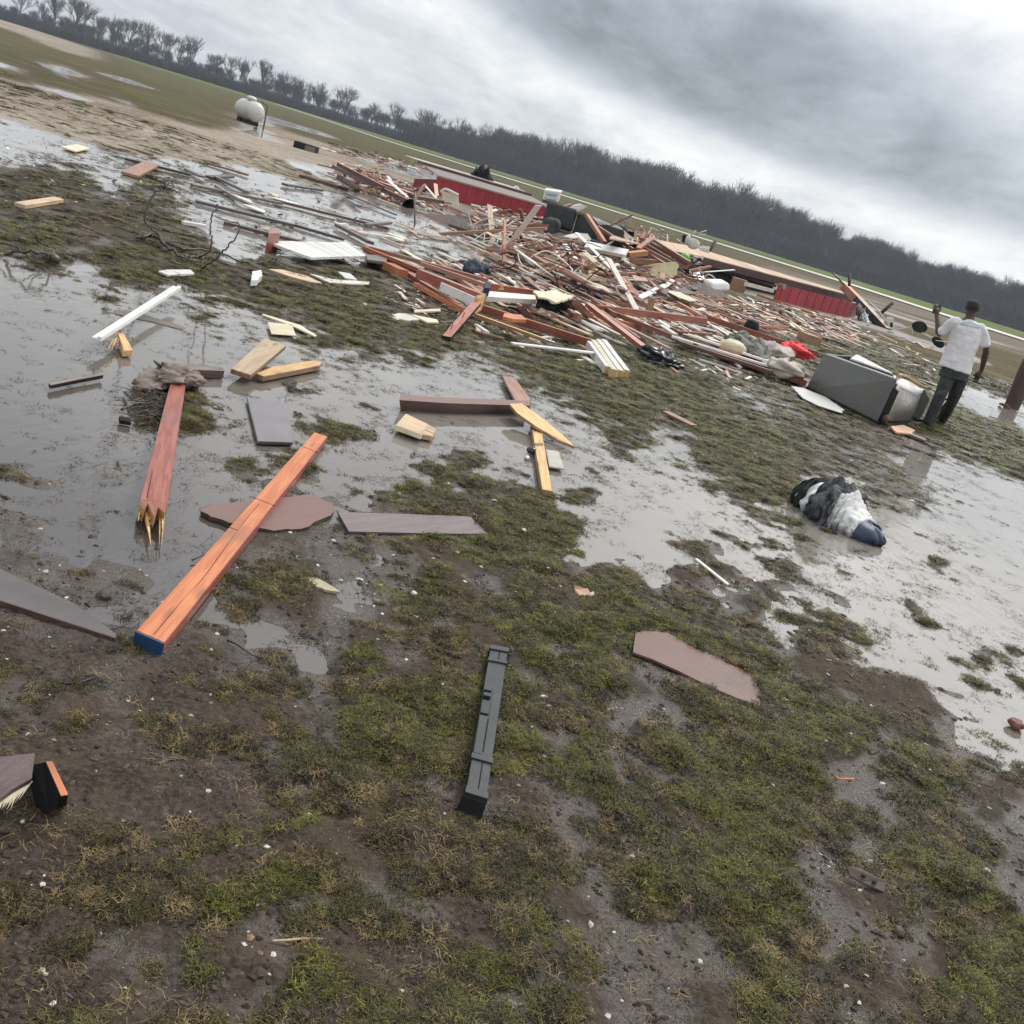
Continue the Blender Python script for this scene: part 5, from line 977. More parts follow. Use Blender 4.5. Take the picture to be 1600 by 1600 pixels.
wallrow('siding_board', wl, wr, .66, .70, 26, .04, REDS, r)
nn = Vector(((wr - wl).y, -(wr - wl).x, 0)).normalized(); nn = nn if nn.y < 0 else -nn; bk = -nn
hexa_w('side_board', [wl + up * 0, wl + bk * .9 + (wl - wr).normalized() * .5, wl + bk * .9 + (wl - wr).normalized() * .5 + up * .35, wl + up * .56], Vector((.02, .03, 0)), REDD, 0, r)
a, b = wl + up * .665, wr + up * .705
hexa_w('trim_strip', [a + nn * .05, b + nn * .05, b + bk * .05, a + bk * .05], up * .03, W_PINK, 0, r)
hexa_w('roof_strip', [a + up * .03, b + up * .03, b + up * .17 + bk * 1.9, a + up * .20 + bk * 1.9], up * .02, GRYR, 0, r)
hexa_w('ridge_beam', [a + up * .20 + bk * 1.85, b + up * .17 + bk * 1.85, b + up * .17 + bk * 2.6, a + up * .20 + bk * 2.6], up * .10, MARO, 0, r)
hexa_w('white_fascia', [a + up * .30 + bk * 2.6, b + up * .27 + bk * 2.6, b + up * .27 + bk * 4.2, a + up * .30 + bk * 4.2], up * .03, DRYW, 0, r)
r2 = r
cd = (wr - wl).normalized()
r = empty('dark_rubbish_pile', (a + bk * 3).freeze() if False else a + bk * 3.2 + cd * 2.6, 'black bags and a red stick piled on the back edge of the red wall section', 'rubbish')
pc = at(755, 281, (a + bk * 3.4 + cd * 2.4).y); cloth('bag', [pc + Vector((-.5, 0, -.1)), pc + Vector((-.1, 0, .15)), pc + Vector((.5, .0, -.2))], [(.2, .25), (.35, .38), (.15, .15)], DARK, r, fold=.35, seed=41, floor=False)
pipe('stick', [at(750, 272, pc.y), at(761, 259, pc.y)], .07, W_PINK, r)
pc = at(806, 299, (a + bk * 3.6 + cd * 5).y); r = empty('triangular_stand', pc, 'small white triangular frame on the back of the red wall section', 'frame')
for p_, q_ in (((795, 298), (807, 291)), ((807, 291), (815, 302)), ((795, 299), (815, 303))): pipe('frame_bar', [at(*p_, pc.y), at(*q_, pc.y)], .05, WHITE, r, n=4)
# white drawer unit standing at the end
yD = 36.5; LT, RT, RBt, LB = at(851, 296, yD), at(877, 300, yD + .2), at(872, 316, yD + .2), at(848, 311, yD); r = empty('white_drawer_unit', Vector((LB.x, LB.y, LB.z - .05)), 'white drawer unit with two recessed fronts standing tilted above the heap', 'drawer unit')
hexa_w('cabinet', [LB, RBt, RT, LT], Vector((0, .5, .06)), WHITE, .01, r)
def bl(u, v): return LB.lerp(RBt, u).lerp(LT.lerp(RT, u), v) + Vector((0, -.03, 0))
for v0, v1 in ((.12, .42), (.58, .88)): hexa_w('drawer_front', [bl(.14, v0), bl(.86, v0), bl(.86, v1), bl(.14, v1)], Vector((0, -.025, 0)), plain('drawer_grey', (.42, .48, .55), .4, .05, .1), .005, r); hexa_w('handle_slot', [bl(.18, v0 - .04), bl(.82, v0 - .04), bl(.82, v0 - .01), bl(.18, v0 - .01)], Vector((0, -.01, 0)), DARK, 0, r)
hexa_w('base_rail', [bl(0, -.3), bl(1, -.3), bl(1, -.05), bl(0, -.05)], Vector((0, .4, .0)), BLACKP, 0, r)
# leaning stained panel, satellite plate, pole
yL = G(705, 326).y; r = empty('stained_panel', G(705, 326), 'stained cream panel with a white top edge leaning in front of the red wall', 'panel')
hexa_w('panel', [at(693, 321, yL), at(717, 325, yL), at(716, 306, yL + .15), at(689, 298, yL + .15)], Vector((0, .05, 0)), plain('stained', (.55, .48, .38), .6, .2, .9, (.18, .12, .07), scale=2), .003, r); pipe('top_edge', curve([at(688, 300, yL), at(694, 296, yL), at(700, 297, yL), at(716, 305, yL)]), .045, WHITE, r)
yS = G(640, 326).y; r = empty('grey_plate', G(640, 324), 'dark grey half-round plate standing in the water by a thin pole', 'plate'); sheet('plate', [at(627, 323, yS), at(631, 315, yS), at(640, 310, yS), at(648, 313, yS), at(648, 325, yS)], .02, GREYB, r, bv=0); hexa_w('water_edge', [at(627, 322, yS), at(648, 324, yS), at(648, 326, yS), at(627, 324, yS)], Vector((0, .05, 0)), WHITE, 0, r)
pipe('thin_pole', [G(648, 352), at(648, 300, G(648, 352).y)], .022, W_GREY, None, label='thin greyed pole standing in the pale water by the grey plate', cat='pole'); BM('leaning_stick', (647, 312), (663, 288), .08, .03, W_PINK, .3, .7, 'pinkish stick leaning towards the left end of the red wall', 'stick')
BM('fallen_pole', (652, 313), (674, 327), .06, .03, WHITE, .2, .1, 'white arm with a small white block end beside the thin pole', 'pole')
# left tail of joists
for k, (p, q, w_, mt, z0, z1, lb) in enumerate((((522, 258), (640, 312), .14, W_RED, .3, .2, 'longest dark red joist of the left tail'), ((529, 254), (600, 290), .12, W_SALMON, .5, .3, 'upper red joist of the left tail'), ((596, 284), (645, 302), .5, W_ORANGE, .2, .2, 'orange board lying against the red joists at left'), ((532, 274), (560, 292), .16, W_PINK, .4, .1, 'pink board leaning in the left tail'), ((500, 280), (545, 294), .1, W_GREY, .1, .1, 'grey plank at the tip of the left tail'), ((645, 304), (690, 312), .2, W_TAN, .3, .3, 'tan plank between the left tail and the red wall'), ((468, 272), (528, 290), .09, W_TAN, .1, .1, 'long tan lath at the water edge before the left tail'))):
    BM('joist', p, q, w_, .10, mt, z0, z1, lb, 'joist', side=W_DBROWN)
pipe('tyre_ring', [at(547 + 8 * math.cos(t), 274 + 8 * math.sin(t), G(547, 282).y) for t in [k * .4 for k in range(17)]], .035, BLACKP, None, label='thin black ring standing in the left tail of joists', cat='ring')
# ------------------------------------------------------------------ deck section on the right
r = empty('trailer_floor', G(1210, 470), 'long floor section with a tan plywood top and dark red edge raised at the right of the heap', 'floor')
F0, F1, K1, K0 = G(1100, 401, .74), G(1335, 463, .76), G(1321, 457, .76), G(1077, 384, .74)
for i in range(12): t0, t1 = i / 12, (i + 1) / 12; g_ = .0015; hexa_w('plywood_sheet', [F0.lerp(F1, t0 + g_), F0.lerp(F1, t1 - g_), K0.lerp(K1, t1 - g_), K0.lerp(K1, t0 + g_)], up * (-.03), PLY, 0, r)
G0, G1 = G(960, 362, .80), G(952, 372, .80)
for i in range(6): t0, t1 = i / 6, (i + 1) / 6; hexa_w('plywood_sheet', [G1.lerp(F0, t0), G1.lerp(F0, t1 - .004), G0.lerp(K0, t1 - .004), G0.lerp(K0, t0)], up * -.03, PLY, 0, r)
hexa_w('edge_joist', [F0 + up * -.035, F1 + up * -.035, F1 + up * -.29, F0 + up * -.27], Vector((.02, .08, 0)), MARO, 0, r)
L0, L1 = G(1103, 414, .42), G(1212, 445, .42); hexa_w('lower_beam', [L0, L1, L1 + up * -.10, L0 + up * -.10], Vector((.1, .3, 0)), MARO, 0, r)
L0, L1 = G(1164, 440, .40), G(1210, 452, .38); hexa_w('white_skirt_rail', [L0, L1, L1 + up * -.13, L0 + up * -.13], Vector((.02, .05, 0)), DRYW, 0, r)
pq = G(1153, 456); hexa_w('pier_block', [pq + Vector((-.28, 0, 0)), pq + Vector((.22, .1, 0)), pq + Vector((.22, .1, .42)), pq + Vector((-.28, 0, .42))], Vector((0, .4, 0)), W_TAN, 0, r)
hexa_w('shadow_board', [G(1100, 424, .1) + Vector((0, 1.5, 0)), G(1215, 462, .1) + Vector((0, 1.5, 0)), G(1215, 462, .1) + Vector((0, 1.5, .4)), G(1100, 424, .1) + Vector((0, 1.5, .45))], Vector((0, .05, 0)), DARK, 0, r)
s0, s1 = G(1209, 468), G(1322, 496); wallrow('skirt_board', s0, s1, .56, .60, 18, .04, REDS, r); wallrow('skirt_end', s1, G(1337, 494), .60, .55, 3, .04, REDD, r)
hexa_w('leaning_panel', [G(1209, 467) + Vector((-.02, -.06, .02)), G(1221, 470) + Vector((0, -.06, .02)), at(1229, 445, s0.y + .1), at(1217, 442, s0.y + .1)], Vector((0, .04, 0)), DRYW, 0, r)
r = empty('broken_roof_beam', G(1360, 500), 'broken orange and brown beam bent down from the right end of the floor section', 'beam')
yB = F1.y - 2.0; pA, pB, pC = at(1322, 443, yB + .6), at(1342, 463, yB), G(1389, 513, .05)
beam('split_beam', pA, pB, .35, .3, W_ORANGE, r, W_SALMON); beam('beam', pB, pC, .28, .22, W_TAN, r, W_DBROWN); beam('split_piece', at(1322, 446, yB + .5), at(1328, 458, yB + .4), .25, .2, W_SALMON, r)
sheet('cavity_shade', [at(1342, 482, pC.y + 1), at(1356, 485, pC.y + 1), at(1385, 512, pC.y + .6), at(1352, 508, pC.y + .6)], .05, DARK, r, jag=.04); pipe('pale_strip', curve([at(1358, 472, pC.y + 1), at(1372, 485, pC.y + .9), at(1386, 505, pC.y + .8)]), .03, WHITE, r)  # black sheet stands in for shade in the cavity beneath the beam
cloth('torn_plastic', [at(1340, 480, pC.y), at(1347, 496, pC.y), at(1356, 512, pC.y - .3)], [(.12, .12), (.25, .2), (.2, .12)], plain('grey_plastic', (.24, .25, .25), .3, .3, .2, c2=(.5, .5, .5)), r, fold=.5, seed=44, freq=6, floor=False)
pipe('thin_stick', [at(1300, 425, yB), at(1319, 445, yB)], .035, W_DBROWN, None, label='thin dark stick rising left above the bent beam', cat='stick'); pipe('vent_pipe', [at(1327, 447, yB), at(1327, 428, yB)], .06, BARK, None, label='short dark vent pipe sticking up at the end of the floor section', cat='pipe')
pipe('dark_stick', [at(1377, 489, 36), at(1395, 473, 36)], .06, BARK, None, label='dark stick angled upward behind the bent beam', cat='stick')
yW = G(1391, 515).y; r = empty('white_box', G(1391, 515), 'small battered white box at the lower end of the bent beam', 'box'); hexa_w('box_body', [at(1387, 514, yW), at(1397, 514, yW), at(1396, 497, yW), at(1386, 496, yW)], Vector((.05, .25, 0)), WHITE, .01, r); hexa_w('opening', [at(1391, 511, yW - .01), at(1395, 511, yW - .01), at(1395, 504, yW - .01), at(1391, 504, yW - .01)], Vector((0, .02, 0)), DARK, 0, r)
yC = G(1437, 527).y
def chair(nm, cx_, cy_, rw, rh, tilt, lb, legs):
    r = empty(nm, G(cx_, cy_ + 14), lb, 'chair'); yy = G(cx_, cy_ + 16).y; c = at(cx_, cy_, yy); rs = []
    px_ = 1600 / yy
    vs = []
    for k in range(20): a = k * math.pi / 10; u_, v_ = math.cos(a) * rw, math.sin(a) * rh; vs.append(at(cx_ + u_ * math.cos(tilt) - v_ * math.sin(tilt), cy_ + u_ * math.sin(tilt) + v_ * math.cos(tilt), yy))
    vs += [v + Vector((0, .05, 0)) for v in vs]
    sub('seat', mesh(vs, [tuple(range(20))[::-1], tuple(range(20, 40))] + [(k, (k + 1) % 20, 20 + (k + 1) % 20, 20 + k) for k in range(20)]), r, DARK)
    for p, q in legs: pipe('leg', [at(*p, yy), at(*q, yy)], .018, DRYW, r)
chair('overturned_chair', 1437, 511, 12.5, 9, .2, 'overturned chair with a black round seat and pale legs beyond the fridge', [((1425, 510), (1380, 519)), ((1425, 512), (1427, 534)), ((1440, 520), (1470, 532))])
chair('overturned_chair', 1466, 535, 11, 7, .7, 'overturned black seat lying just left of the walking person', [((1455, 528), (1440, 520)), ((1462, 532), (1480, 534))])
# ------------------------------------------------------------------ sofa
SOFA = plain('charcoal_fabric', (.034, .038, .040), .85, .3, .1, scale=4)
def rbox(nm, c, sx, sy, sz, mt, par, bv=.08, rz=0, rx=0):
    bm = bmesh.new(); bmesh.ops.create_cube(bm, size=1); bmesh.ops.subdivide_edges(bm, edges=bm.edges[:], cuts=2, use_grid_fill=True)
    bmesh.ops.transform(bm, matrix=Matrix.Translation(c) @ Matrix.Rotation(rz, 4, 'Z') @ Matrix.Rotation(rx, 4, 'X') @ Matrix.Diagonal((sx, sy, sz, 1)), verts=bm.verts)
    me = bpy.data.meshes.new(nm); bm.to_mesh(me); bm.free(); o = sub(nm, me, par, mt, True); bevel(o, bv, 4); o.modifiers['bevel'].limit_method = 'ANGLE'; return o
sc_ = G(900, 402); r = empty('dark_sofa', sc_, 'dark charcoal sofa with a rounded left arm half buried at the top of the heap', 'sofa')
X0 = at(846, 385, sc_.y).x; W_ = 2.35
def sp(dx, dy, dz): return Vector((X0 + dx, sc_.y + dy, dz))
rbox('base', sp(W_ / 2, .45, .22), W_, .85, .35, SOFA, r, .05); rbox('seat_cushion', sp(W_ / 2, .30, .46), W_ - .4, .7, .18, SOFA, r, .07)
rbox('arm', sp(.10, .18, .42), .46, 1.0, .72, SOFA, r, .17); rbox('arm', sp(W_ - .05, .38, .40), .32, .95, .6, SOFA, r, .12)
for k in range(3): rbox('back_cushion', sp(.30 + .70 * k + (.0 if k else -.08), .72, .78 + (.06 if k == 0 else 0)), .69 if k else .84, .30, .60, SOFA, r, .10, 0, -.15)
# objects on and round the heap
def atq(lst, y, dy=0): return [at(p[0], p[1], y + (p[2] if len(p) > 2 else 0) + dy) for p in lst]
yH = sc_.y
sheet('drywall_sheet', atq([(849, 371), (875, 369), (900, 364, .3), (918, 365, .4), (924, 373), (919, 377), (890, 378), (866, 374)], yH - 1.0), .02, DRYW, None, 'long torn white drywall sheet in front of the dark sofa', 'drywall', jag=.04)
sheet('white_membrane', atq([(926, 338), (942, 345), (956, 350), (965, 352), (985, 368), (995, 374), (975, 370), (958, 358), (950, 350), (935, 350)], yH + .6), .02, WHITE, None, 'white plastic membrane draped behind the leaning orange beam', 'membrane', jag=.05)
sheet('broken_board', atq([(971, 361), (992, 362), (994, 370), (985, 374)], yH + 1.4), .02, W_PALE, None, 'tan board on the white membrane', 'board')
beam('leaning_beam', at(918, 334, yH - .2), at(946, 377, yH - 1.2), .12, .09, W_ORANGE, None, W_SALMON, 'orange beam leaning across the right side of the dark sofa', 'beam')
beam('leaning_beam', at(934, 352, yH), at(990, 388, yH - .8), .10, .07, W_SALMON, None, W_RED, 'salmon beam running down right from the white membrane', 'beam'); beam('leaning_beam', at(952, 352, yH), at(988, 334.5, yH + .3), .05, .04, W_DBROWN, None, None, 'thin dark rod pointing up over the field behind the heap', 'rod')
beam('crossed_beam', at(997, 387, yH - 1), at(1019, 371, yH), .12, .08, W_PINK, None, W_SALMON, 'pinkish beam crossing the parallel red studs', 'beam'); beam('white_bar', at(936, 391, yH - 1.5), at(958, 376, yH - 1.2), .06, .03, WHITE, None, None, 'thin white bar leaning in front of the grey planks', 'bar')
beam('grey_plank', at(916, 381, yH - 1.6), at(980, 394, yH - 1.8), .4, .08, WHITE, None, DRYW, 'wide grey-white plank across the middle of the heap', 'plank', roll=.35); beam('short_beam', at(981, 394, yH - 1.7), at(1010, 391, yH - 1.4), .2, .12, W_ORANGE, None, W_TAN, 'orange beam end joined to the wide grey-white plank', 'beam')
beam('long_beam', at(935, 396, yH - 2), at(1075, 412, yH - 1.2), .13, .13, W_SALMON, None, W_TAN, 'long tan-orange beam above the yellow foam sheet', 'beam'); beam('dark_beam', at(905, 385, yH - 2.2), at(970, 418, yH - 3), .12, .25, W_DBROWN, None, MARO, 'dark maroon beam sloping down right from the sofa front', 'beam')
sheet('foam_sheet', atq([(1004, 415), (1030, 411), (1056, 409), (1061, 415), (1058, 428), (1034, 433), (1012, 427), (1016, 420)], yH - 2.6), .03, plain('yellow_foam', (.74, .66, .42), .7, .1, .1), None, 'torn pale yellow foam sheet hanging at the front of the heap', 'foam sheet', jag=.04)
r = empty('black_cabinet', G(1068, 445), 'black open cabinet behind and right of the yellow foam sheet', 'cabinet'); yK = G(1068, 446).y
hexa_w('side', atq([(1061, 441), (1077, 446), (1077, 418), (1062, 414)], yK), Vector((0, .4, 0)), DARK, .01, r); hexa_w('back', atq([(980, 430), (1062, 442), (1062, 412), (985, 408)], yK + .5), Vector((0, .05, 0)), DARK, 0, r)
yK = G(1112, 458).y; r = empty('white_bin', G(1112, 457), 'white plastic bin lying on its side beside the raised floor', 'bin')
hexa_w('bin_body', atq([(1097, 450), (1114, 455), (1113, 442), (1098, 434)], yK), Vector((.55, .45, .12)), WHITE, .06, r); hexa_w('bin_bottom', atq([(1100, 448), (1111, 451.5), (1110.5, 443.5), (1101, 439)], yK - .02), Vector((0, .02, 0)), DRYW, .02, r); pipe('handle', curve(atq([(1100, 434), (1106, 429), (1112, 431), (1118, 436)], yK)), .018, WHITE, r)
ball_r = empty('green_ball', at(1070, 402, 29.5), 'bright green plastic cup among the red studs', 'cup'); ball('cup_body', at(1070, 402, 29.5), .14, plain('green_plastic', (.08, .42, .05), .4, .1, .05), ball_r, (1, .8, .8))
yT = 31.; r = empty('metal_junk', at(1085, 383, yT), 'white dish and black fittings with rods on the far corner of the floor section', 'junk')
ball('dish', at(1083, 381, yT), .19, DRYW, r, (1, .3, .8)); ball('canister', at(1075, 375, yT), .14, WHITE, r, (.6, .6, 1)); hexa_w('black_bracket', atq([(1066, 378), (1072, 380), (1072, 367), (1067, 367)], yT), Vector((0, .2, 0)), DARK, .01, r); sheet('white_scrap', atq([(1090, 384), (1110, 385), (1108, 394), (1094, 390)], yT), .03, WHITE, r, jag=.05)
for p_, q_ in (((1078, 369), (1088, 360)), ((1086, 366), (1104, 360)), ((1088, 368), (1103, 366))): pipe('rod', atq([p_, q_], yT), .02, DRYW, r)
pipe('bent_post', atq([(1108, 392), (1118, 376)], 33), .06, W_GREY, None, label='short leaning grey post behind the white dish', cat='post')
sheet('torn_fabric', atq([(880, 324), (905, 318, .2), (918, 322), (900, 330), (862, 330), (852, 322, .3), (866, 317)], yH + 2.5), .02, DRYW, None, 'torn pink and white insulation sheet behind the sofa back', 'insulation', jag=.06)
beam('roof_lath', at(860, 328, yH + 1.5), at(892, 318, yH + 2), .1, .06, W_PINK, None, None, 'pink lath on the torn insulation behind the sofa', 'lath'); beam('roof_lath', at(885, 327, yH + 1.5), at(918, 334, yH), .1, .06, W_TAN, None, None, 'tan lath joining the top of the leaning orange beam', 'lath')
c = at(888, 383, yH - 1.8); r = empty('white_can', c, 'white metal can lying under the torn drywall sheet', 'can'); pipe('can_body', [c, c + Vector((.3, -.05, -.08))], .09, WHITE, r, n=14)
sheet('white_sheet', atq([(922, 447), (945, 450), (975, 460), (1000, 465), (1012, 471), (980, 468), (950, 460), (930, 455)], G(965, 466).y), .02, WHITE, None, 'long torn white sheet on the ground in the middle of the debris', 'sheet', jag=.05)
r = empty('outlet_board', at(862, 405, yH - 3.2), 'grey board with a round black hole at the front of the heap', 'board'); sheet('board', atq([(855, 393), (868, 398), (872, 405), (866, 410), (858, 402)], yH - 3.2), .02, DRYW, r, bv=0); ball('hole', at(861, 398, yH - 3.23), .05, DARK, r, (1, .2, 1))
for k, (p, q) in enumerate((((1000, 374), (1062, 412)), ((1006, 372), (1075, 410)), ((1020, 372), (1078, 408)), ((992, 380), (1050, 412)), ((1004, 384), (1058, 413)), ((1010, 392), (1048, 416)))): beam('parallel_stud', at(*p, yH + 1 - .3 * k), at(*q, yH - 1.2 - .2 * k), .11, .07, (W_SALMON, W_RED, W_PINK)[k % 3], None, W_RED, 'red-brown stud in the parallel row right of the white membrane', 'stud', 'parallel studs on the right of the heap')
for k, (x0, y0, x1, y1) in enumerate(((994, 360, 993, 376), (1002, 366, 998, 380), (1008, 362, 1003, 372), (996, 365, 1010, 377), (1012, 364, 1001, 378))): beam('upright_stud', at(x0, y0, yH + 1), at(x1, y1, yH + .8), .09, .05, W_PINK, None, W_SALMON, 'short pinkish stud standing among the wreckage above the crossing beam', 'stud', 'short upright studs on the heap')
# ------------------------------------------------------------------ propane tank
tb = G(386, 193); r = empty('propane_tank', tb, 'white propane tank with a domed lid standing alone in the field', 'propane tank'); TANK = plain('tank_white', (.64, .63, .62), .35, .04, .12, scale=1.2)
tz, tr = .66, .50; ang = math.radians(-32); ax = Vector((math.cos(ang), math.sin(ang), 0)); pr = []
for s, q in ((-1.05, .02), (-1.03, .16), (-.97, .29), (-.85, .42), (-.68, .49), (-.5, .5), (0, .5), (.5, .5), (.68, .49), (.85, .42), (.97, .29), (1.03, .16), (1.05, .02)): pr.append((s * .80, q))
vs, fs = [], []; nn_ = 28; side = Vector((-ax.y, ax.x, 0)); cT = tb + up * tz
for s, q in pr:
    for k in range(nn_): a = 2 * math.pi * k / nn_; vs.append(cT + ax * s + side * math.cos(a) * q * 1.0 + up * math.sin(a) * q)
for i in range(len(pr) - 1):
    for k in range(nn_): fs.append((i * nn_ + k, i * nn_ + (k + 1) % nn_, (i + 1) * nn_ + (k + 1) % nn_, (i + 1) * nn_ + k))
sub('tank_body', mesh(vs, fs), r, TANK, True); ball('lid', cT + up * .58, .24, TANK, r, (1.1, 1, .55)); pipe('collar', [cT + up * .44, cT + up * .58], .17, DARK, r, n=14)
for s in (-.4, .4): hexa_w('foot', [cT + ax * (s - .1) + side * -.3 + up * -.45, cT + ax * (s + .1) + side * -.3 + up * -.45, cT + ax * (s + .1) + side * -.3 + up * -.7, cT + ax * (s - .1) + side * -.3 + up * -.7], side * .6, DARK, 0, r)
pipe('weld_seam', [cT + side * math.cos(a) * .503 + up * math.sin(a) * .503 for a in [k * .3 for k in range(22)]], .008, TANK, r, n=4)
ps = G(411, 203); r = empty('sign_post', ps, 'thin brown post with a cross piece beside the propane tank', 'post'); pipe('pole', [ps, ps + up * 1.15], .035, BARK, r); pipe('cross_piece', [ps + up * 1.13, ps + up * 1.2 + Vector((-.35, 0, .05))], .03, BARK, r)
pb = G(476, 236); r = empty('dark_crate', pb, 'long low black crate in the puddle beyond the gravel', 'crate'); hexa_w('crate_body', [pb + Vector((-.5, 0, 0)), pb + Vector((.45, -.1, 0)), pb + Vector((.45, -.1, .28)), pb + Vector((-.5, 0, .28))], Vector((0, .5, 0)), DARK, .02, r); hexa_w('crate_front', [pb + Vector((.0, -.06, .04)), pb + Vector((.43, -.11, .04)), pb + Vector((.43, -.11, .24)), pb + Vector((.0, -.06, .24))], Vector((0, -.01, 0)), GRYR, 0, r)
# ------------------------------------------------------------------ loose boards: one thing each
def axis(p, dpx, dpy): a = G(p[0], p[1]); b = G(p[0] + dpx, p[1] + dpy); return (b - a)
def inpoly(x, y, P):
    c = False; j = len(P) - 1
    for i in range(len(P)):
        if (P[i][1] > y) != (P[j][1] > y) and x < (P[j][0] - P[i][0]) * (y - P[i][1]) / (P[j][1] - P[i][1]) + P[i][0]: c = not c
        j = i
    return c
def pick(P, rs):
    x0, x1 = min(p[0] for p in P), max(p[0] for p in P); y0, y1 = min(p[1] for p in P), max(p[1] for p in P)
    while True:
        x, y = rs.uniform(x0, x1), rs.uniform(y0, y1)
        if inpoly(x, y, P): return x, y
def board_mesh(seed, bend=.012, jag=.05):
    rs = random.Random(seed); n = 7; vs, fs = [], []; b1, b2 = rs.uniform(-bend, bend), rs.uniform(-bend, bend)
    for i in range(n):
        t = i / (n - 1) - .5; e = rs.uniform(-jag, jag) * .2 if i in (0, n - 1) else 0; cyy = b1 * (1 - 4 * t * t) * 2; cz = b2 * 6 * (1 - 4 * t * t)
        for (yy, zz) in ((-.5, 0), (.5, 0), (.5, 1), (-.5, 1)): vs.append((t + e * (1 if yy > 0 else -1), yy + cyy * 4, zz + cz))
    for i in range(n - 1):
        for k in range(4): fs.append((i * 4 + k, i * 4 + (k + 1) % 4, i * 4 + 4 + (k + 1) % 4, i * 4 + 4 + k))
    fs += [(0, 1, 2, 3)[::-1], tuple((n - 1) * 4 + k for k in range(4))]; return mesh(vs, [f[::-1] for f in fs], 'loose_board')
def shard_mesh(seed):
    rs = random.Random(seed); n = rs.choice((5, 6, 7)); A = sorted(rs.uniform(0, 6.28) for _ in range(n)); top = [(math.cos(a) * rs.uniform(.35, .55), math.sin(a) * rs.uniform(.3, .5), 1 + rs.uniform(-.5, .5)) for a in A]
    return mesh([(x, y, z) for x, y, z in top] + [(x, y, z - 1) for x, y, z in top], [tuple(range(n)), tuple(range(2 * n - 1, n - 1, -1))] + [(i, n + i, n + (i + 1) % n, (i + 1) % n) for i in range(n)], 'shard')
def bank(mats, f, n, s0):
    out = []
    for i in range(n):
        me = f(s0 + i); me.materials.append(mats[i % len(mats)]); out.append(me)
    return out
B_STUD = bank([W_SALMON, W_PINK, W_ORANGE, W_RED, W_PINK, W_TAN], board_mesh, 12, 1); B_LATH = bank([WHITE, DRYW, CREAM, W_PINK, WHITE, W_PALE], board_mesh, 12, 40); B_WET = bank([W_GREY, W_DBROWN, GREYB, HARDD], board_mesh, 8, 90); B_GREY = bank([W_TAN, W_GREY, W_DBROWN, W_PALE], board_mesh, 8, 80); B_SH = bank([DRYW, WHITE, CREAM, GREYB, W_PINK, W_DBROWN], shard_mesh, 12, 120)
rs = random.Random(77)
def loose(kind, P, n, zmax, angm, angs, label, grp, ln=(.8, 2.6), wd=None, flip=.05):
    bk_ = {'stud': B_STUD, 'lath': B_LATH, 'old': B_WET if P is ZW else B_GREY, 'shard': B_SH}[kind]; nm = {'stud': 'loose_stud', 'lath': 'loose_lath', 'old': 'weathered_board', 'shard': 'panel_shard'}[kind]
    wd = wd or {'stud': (.05, .095), 'lath': (.05, .14), 'old': (.06, .16), 'shard': (.3, .7)}[kind]; th = {'stud': (.03, .07), 'lath': (.012, .025), 'old': (.02, .05), 'shard': (.012, .02)}[kind]
    for i in range(n):
        x, y = pick(P, rs)
        if P is ZH and rs.random() < .9 and inpoly(x, y, [(836, 338), (870, 325), (955, 350), (965, 385), (930, 392), (840, 384)]): x, y = pick(P, rs)
        if P in (ZH, ZM) and inpoly(x, y, [(905, 378), (985, 380), (1065, 405), (1066, 436), (1030, 440), (960, 425), (905, 395)]) and rs.random() < .7: x, y = x - 90, y + 8
        if P in (ZH, ZT) and inpoly(x, y, [(665, 262), (850, 318), (835, 352), (792, 338), (665, 305)]): x, y = x + 10, y + 42
        a = math.radians(rs.gauss(angm, angs) if rs.random() > flip else rs.uniform(-25, 60)); zz = zmax * rs.random() ** 1.6; d = axis((x, y), math.cos(a) * 8, math.sin(a) * 8)
        o = bpy.data.objects.new(nm, rs.choice(bk_)); COL.objects.link(o); p = at(x, y, min(60, G(x, y + zz * 1500 / min(60, max(12, G(x, y).y))).y)); zz = max(p.z, 0); ta = rs.gauss(0, .05 + .28 * min(1, zmax)) if zmax > .15 else rs.gauss(0, .01)
        L = rs.uniform(*ln) if kind != 'shard' else rs.uniform(*ln) if wd[1] > 1 else rs.uniform(.3, .9); o.location = (p.x, p.y, max(zz, .015 + abs(math.sin(ta)) * L * .4)); o.rotation_euler = (rs.gauss(0, .15 if zmax > .15 else .03), ta, math.atan2(d.y, d.x)); o.scale = (L, rs.uniform(*wd), rs.uniform(*th)); tag(o, label, {'stud': 'stud', 'lath': 'lath', 'old': 'board', 'shard': 'panel piece'}[kind], grp)
ZH = [(740, 335), (850, 350), (880, 385), (960, 378), (1010, 365), (1090, 405), (1110, 440), (1060, 468), (900, 440), (790, 395), (735, 350)]
ZT = [(525, 258), (600, 270), (690, 312), (700, 335), (640, 325), (560, 300), (515, 275)]; ZF = [(640, 405), (760, 412), (920, 450), (1100, 500), (1230, 545), (1180, 545), (1040, 520), (930, 510), (840, 500), (740, 455)]
ZM = [(780, 395), (1000, 440), (1200, 472), (1330, 500), (1345, 535), (1240, 530), (1120, 500), (900, 452), (780, 415)]; ZR = [(1340, 505), (1400, 520), (1470, 545), (1470, 600), (1380, 590), (1300, 555)]
ZW = [(200, 235), (380, 275), (520, 295), (740, 345), (780, 400), (620, 385), (450, 345), (280, 300)]; ZG = [(640, 440), (760, 480), (900, 530), (1000, 560), (1130, 560), (1240, 600), (1150, 610), (880, 560), (720, 520), (600, 470)]; ZB = [(950, 362), (1060, 395), (1130, 410), (1110, 400), (1040, 372), (960, 352)]
ZFAR = [(1480, 560), (1600, 590), (1600, 625), (1540, 620), (1480, 595)]; ZBK = [(520, 225), (700, 262), (690, 275), (600, 262), (500, 235)]
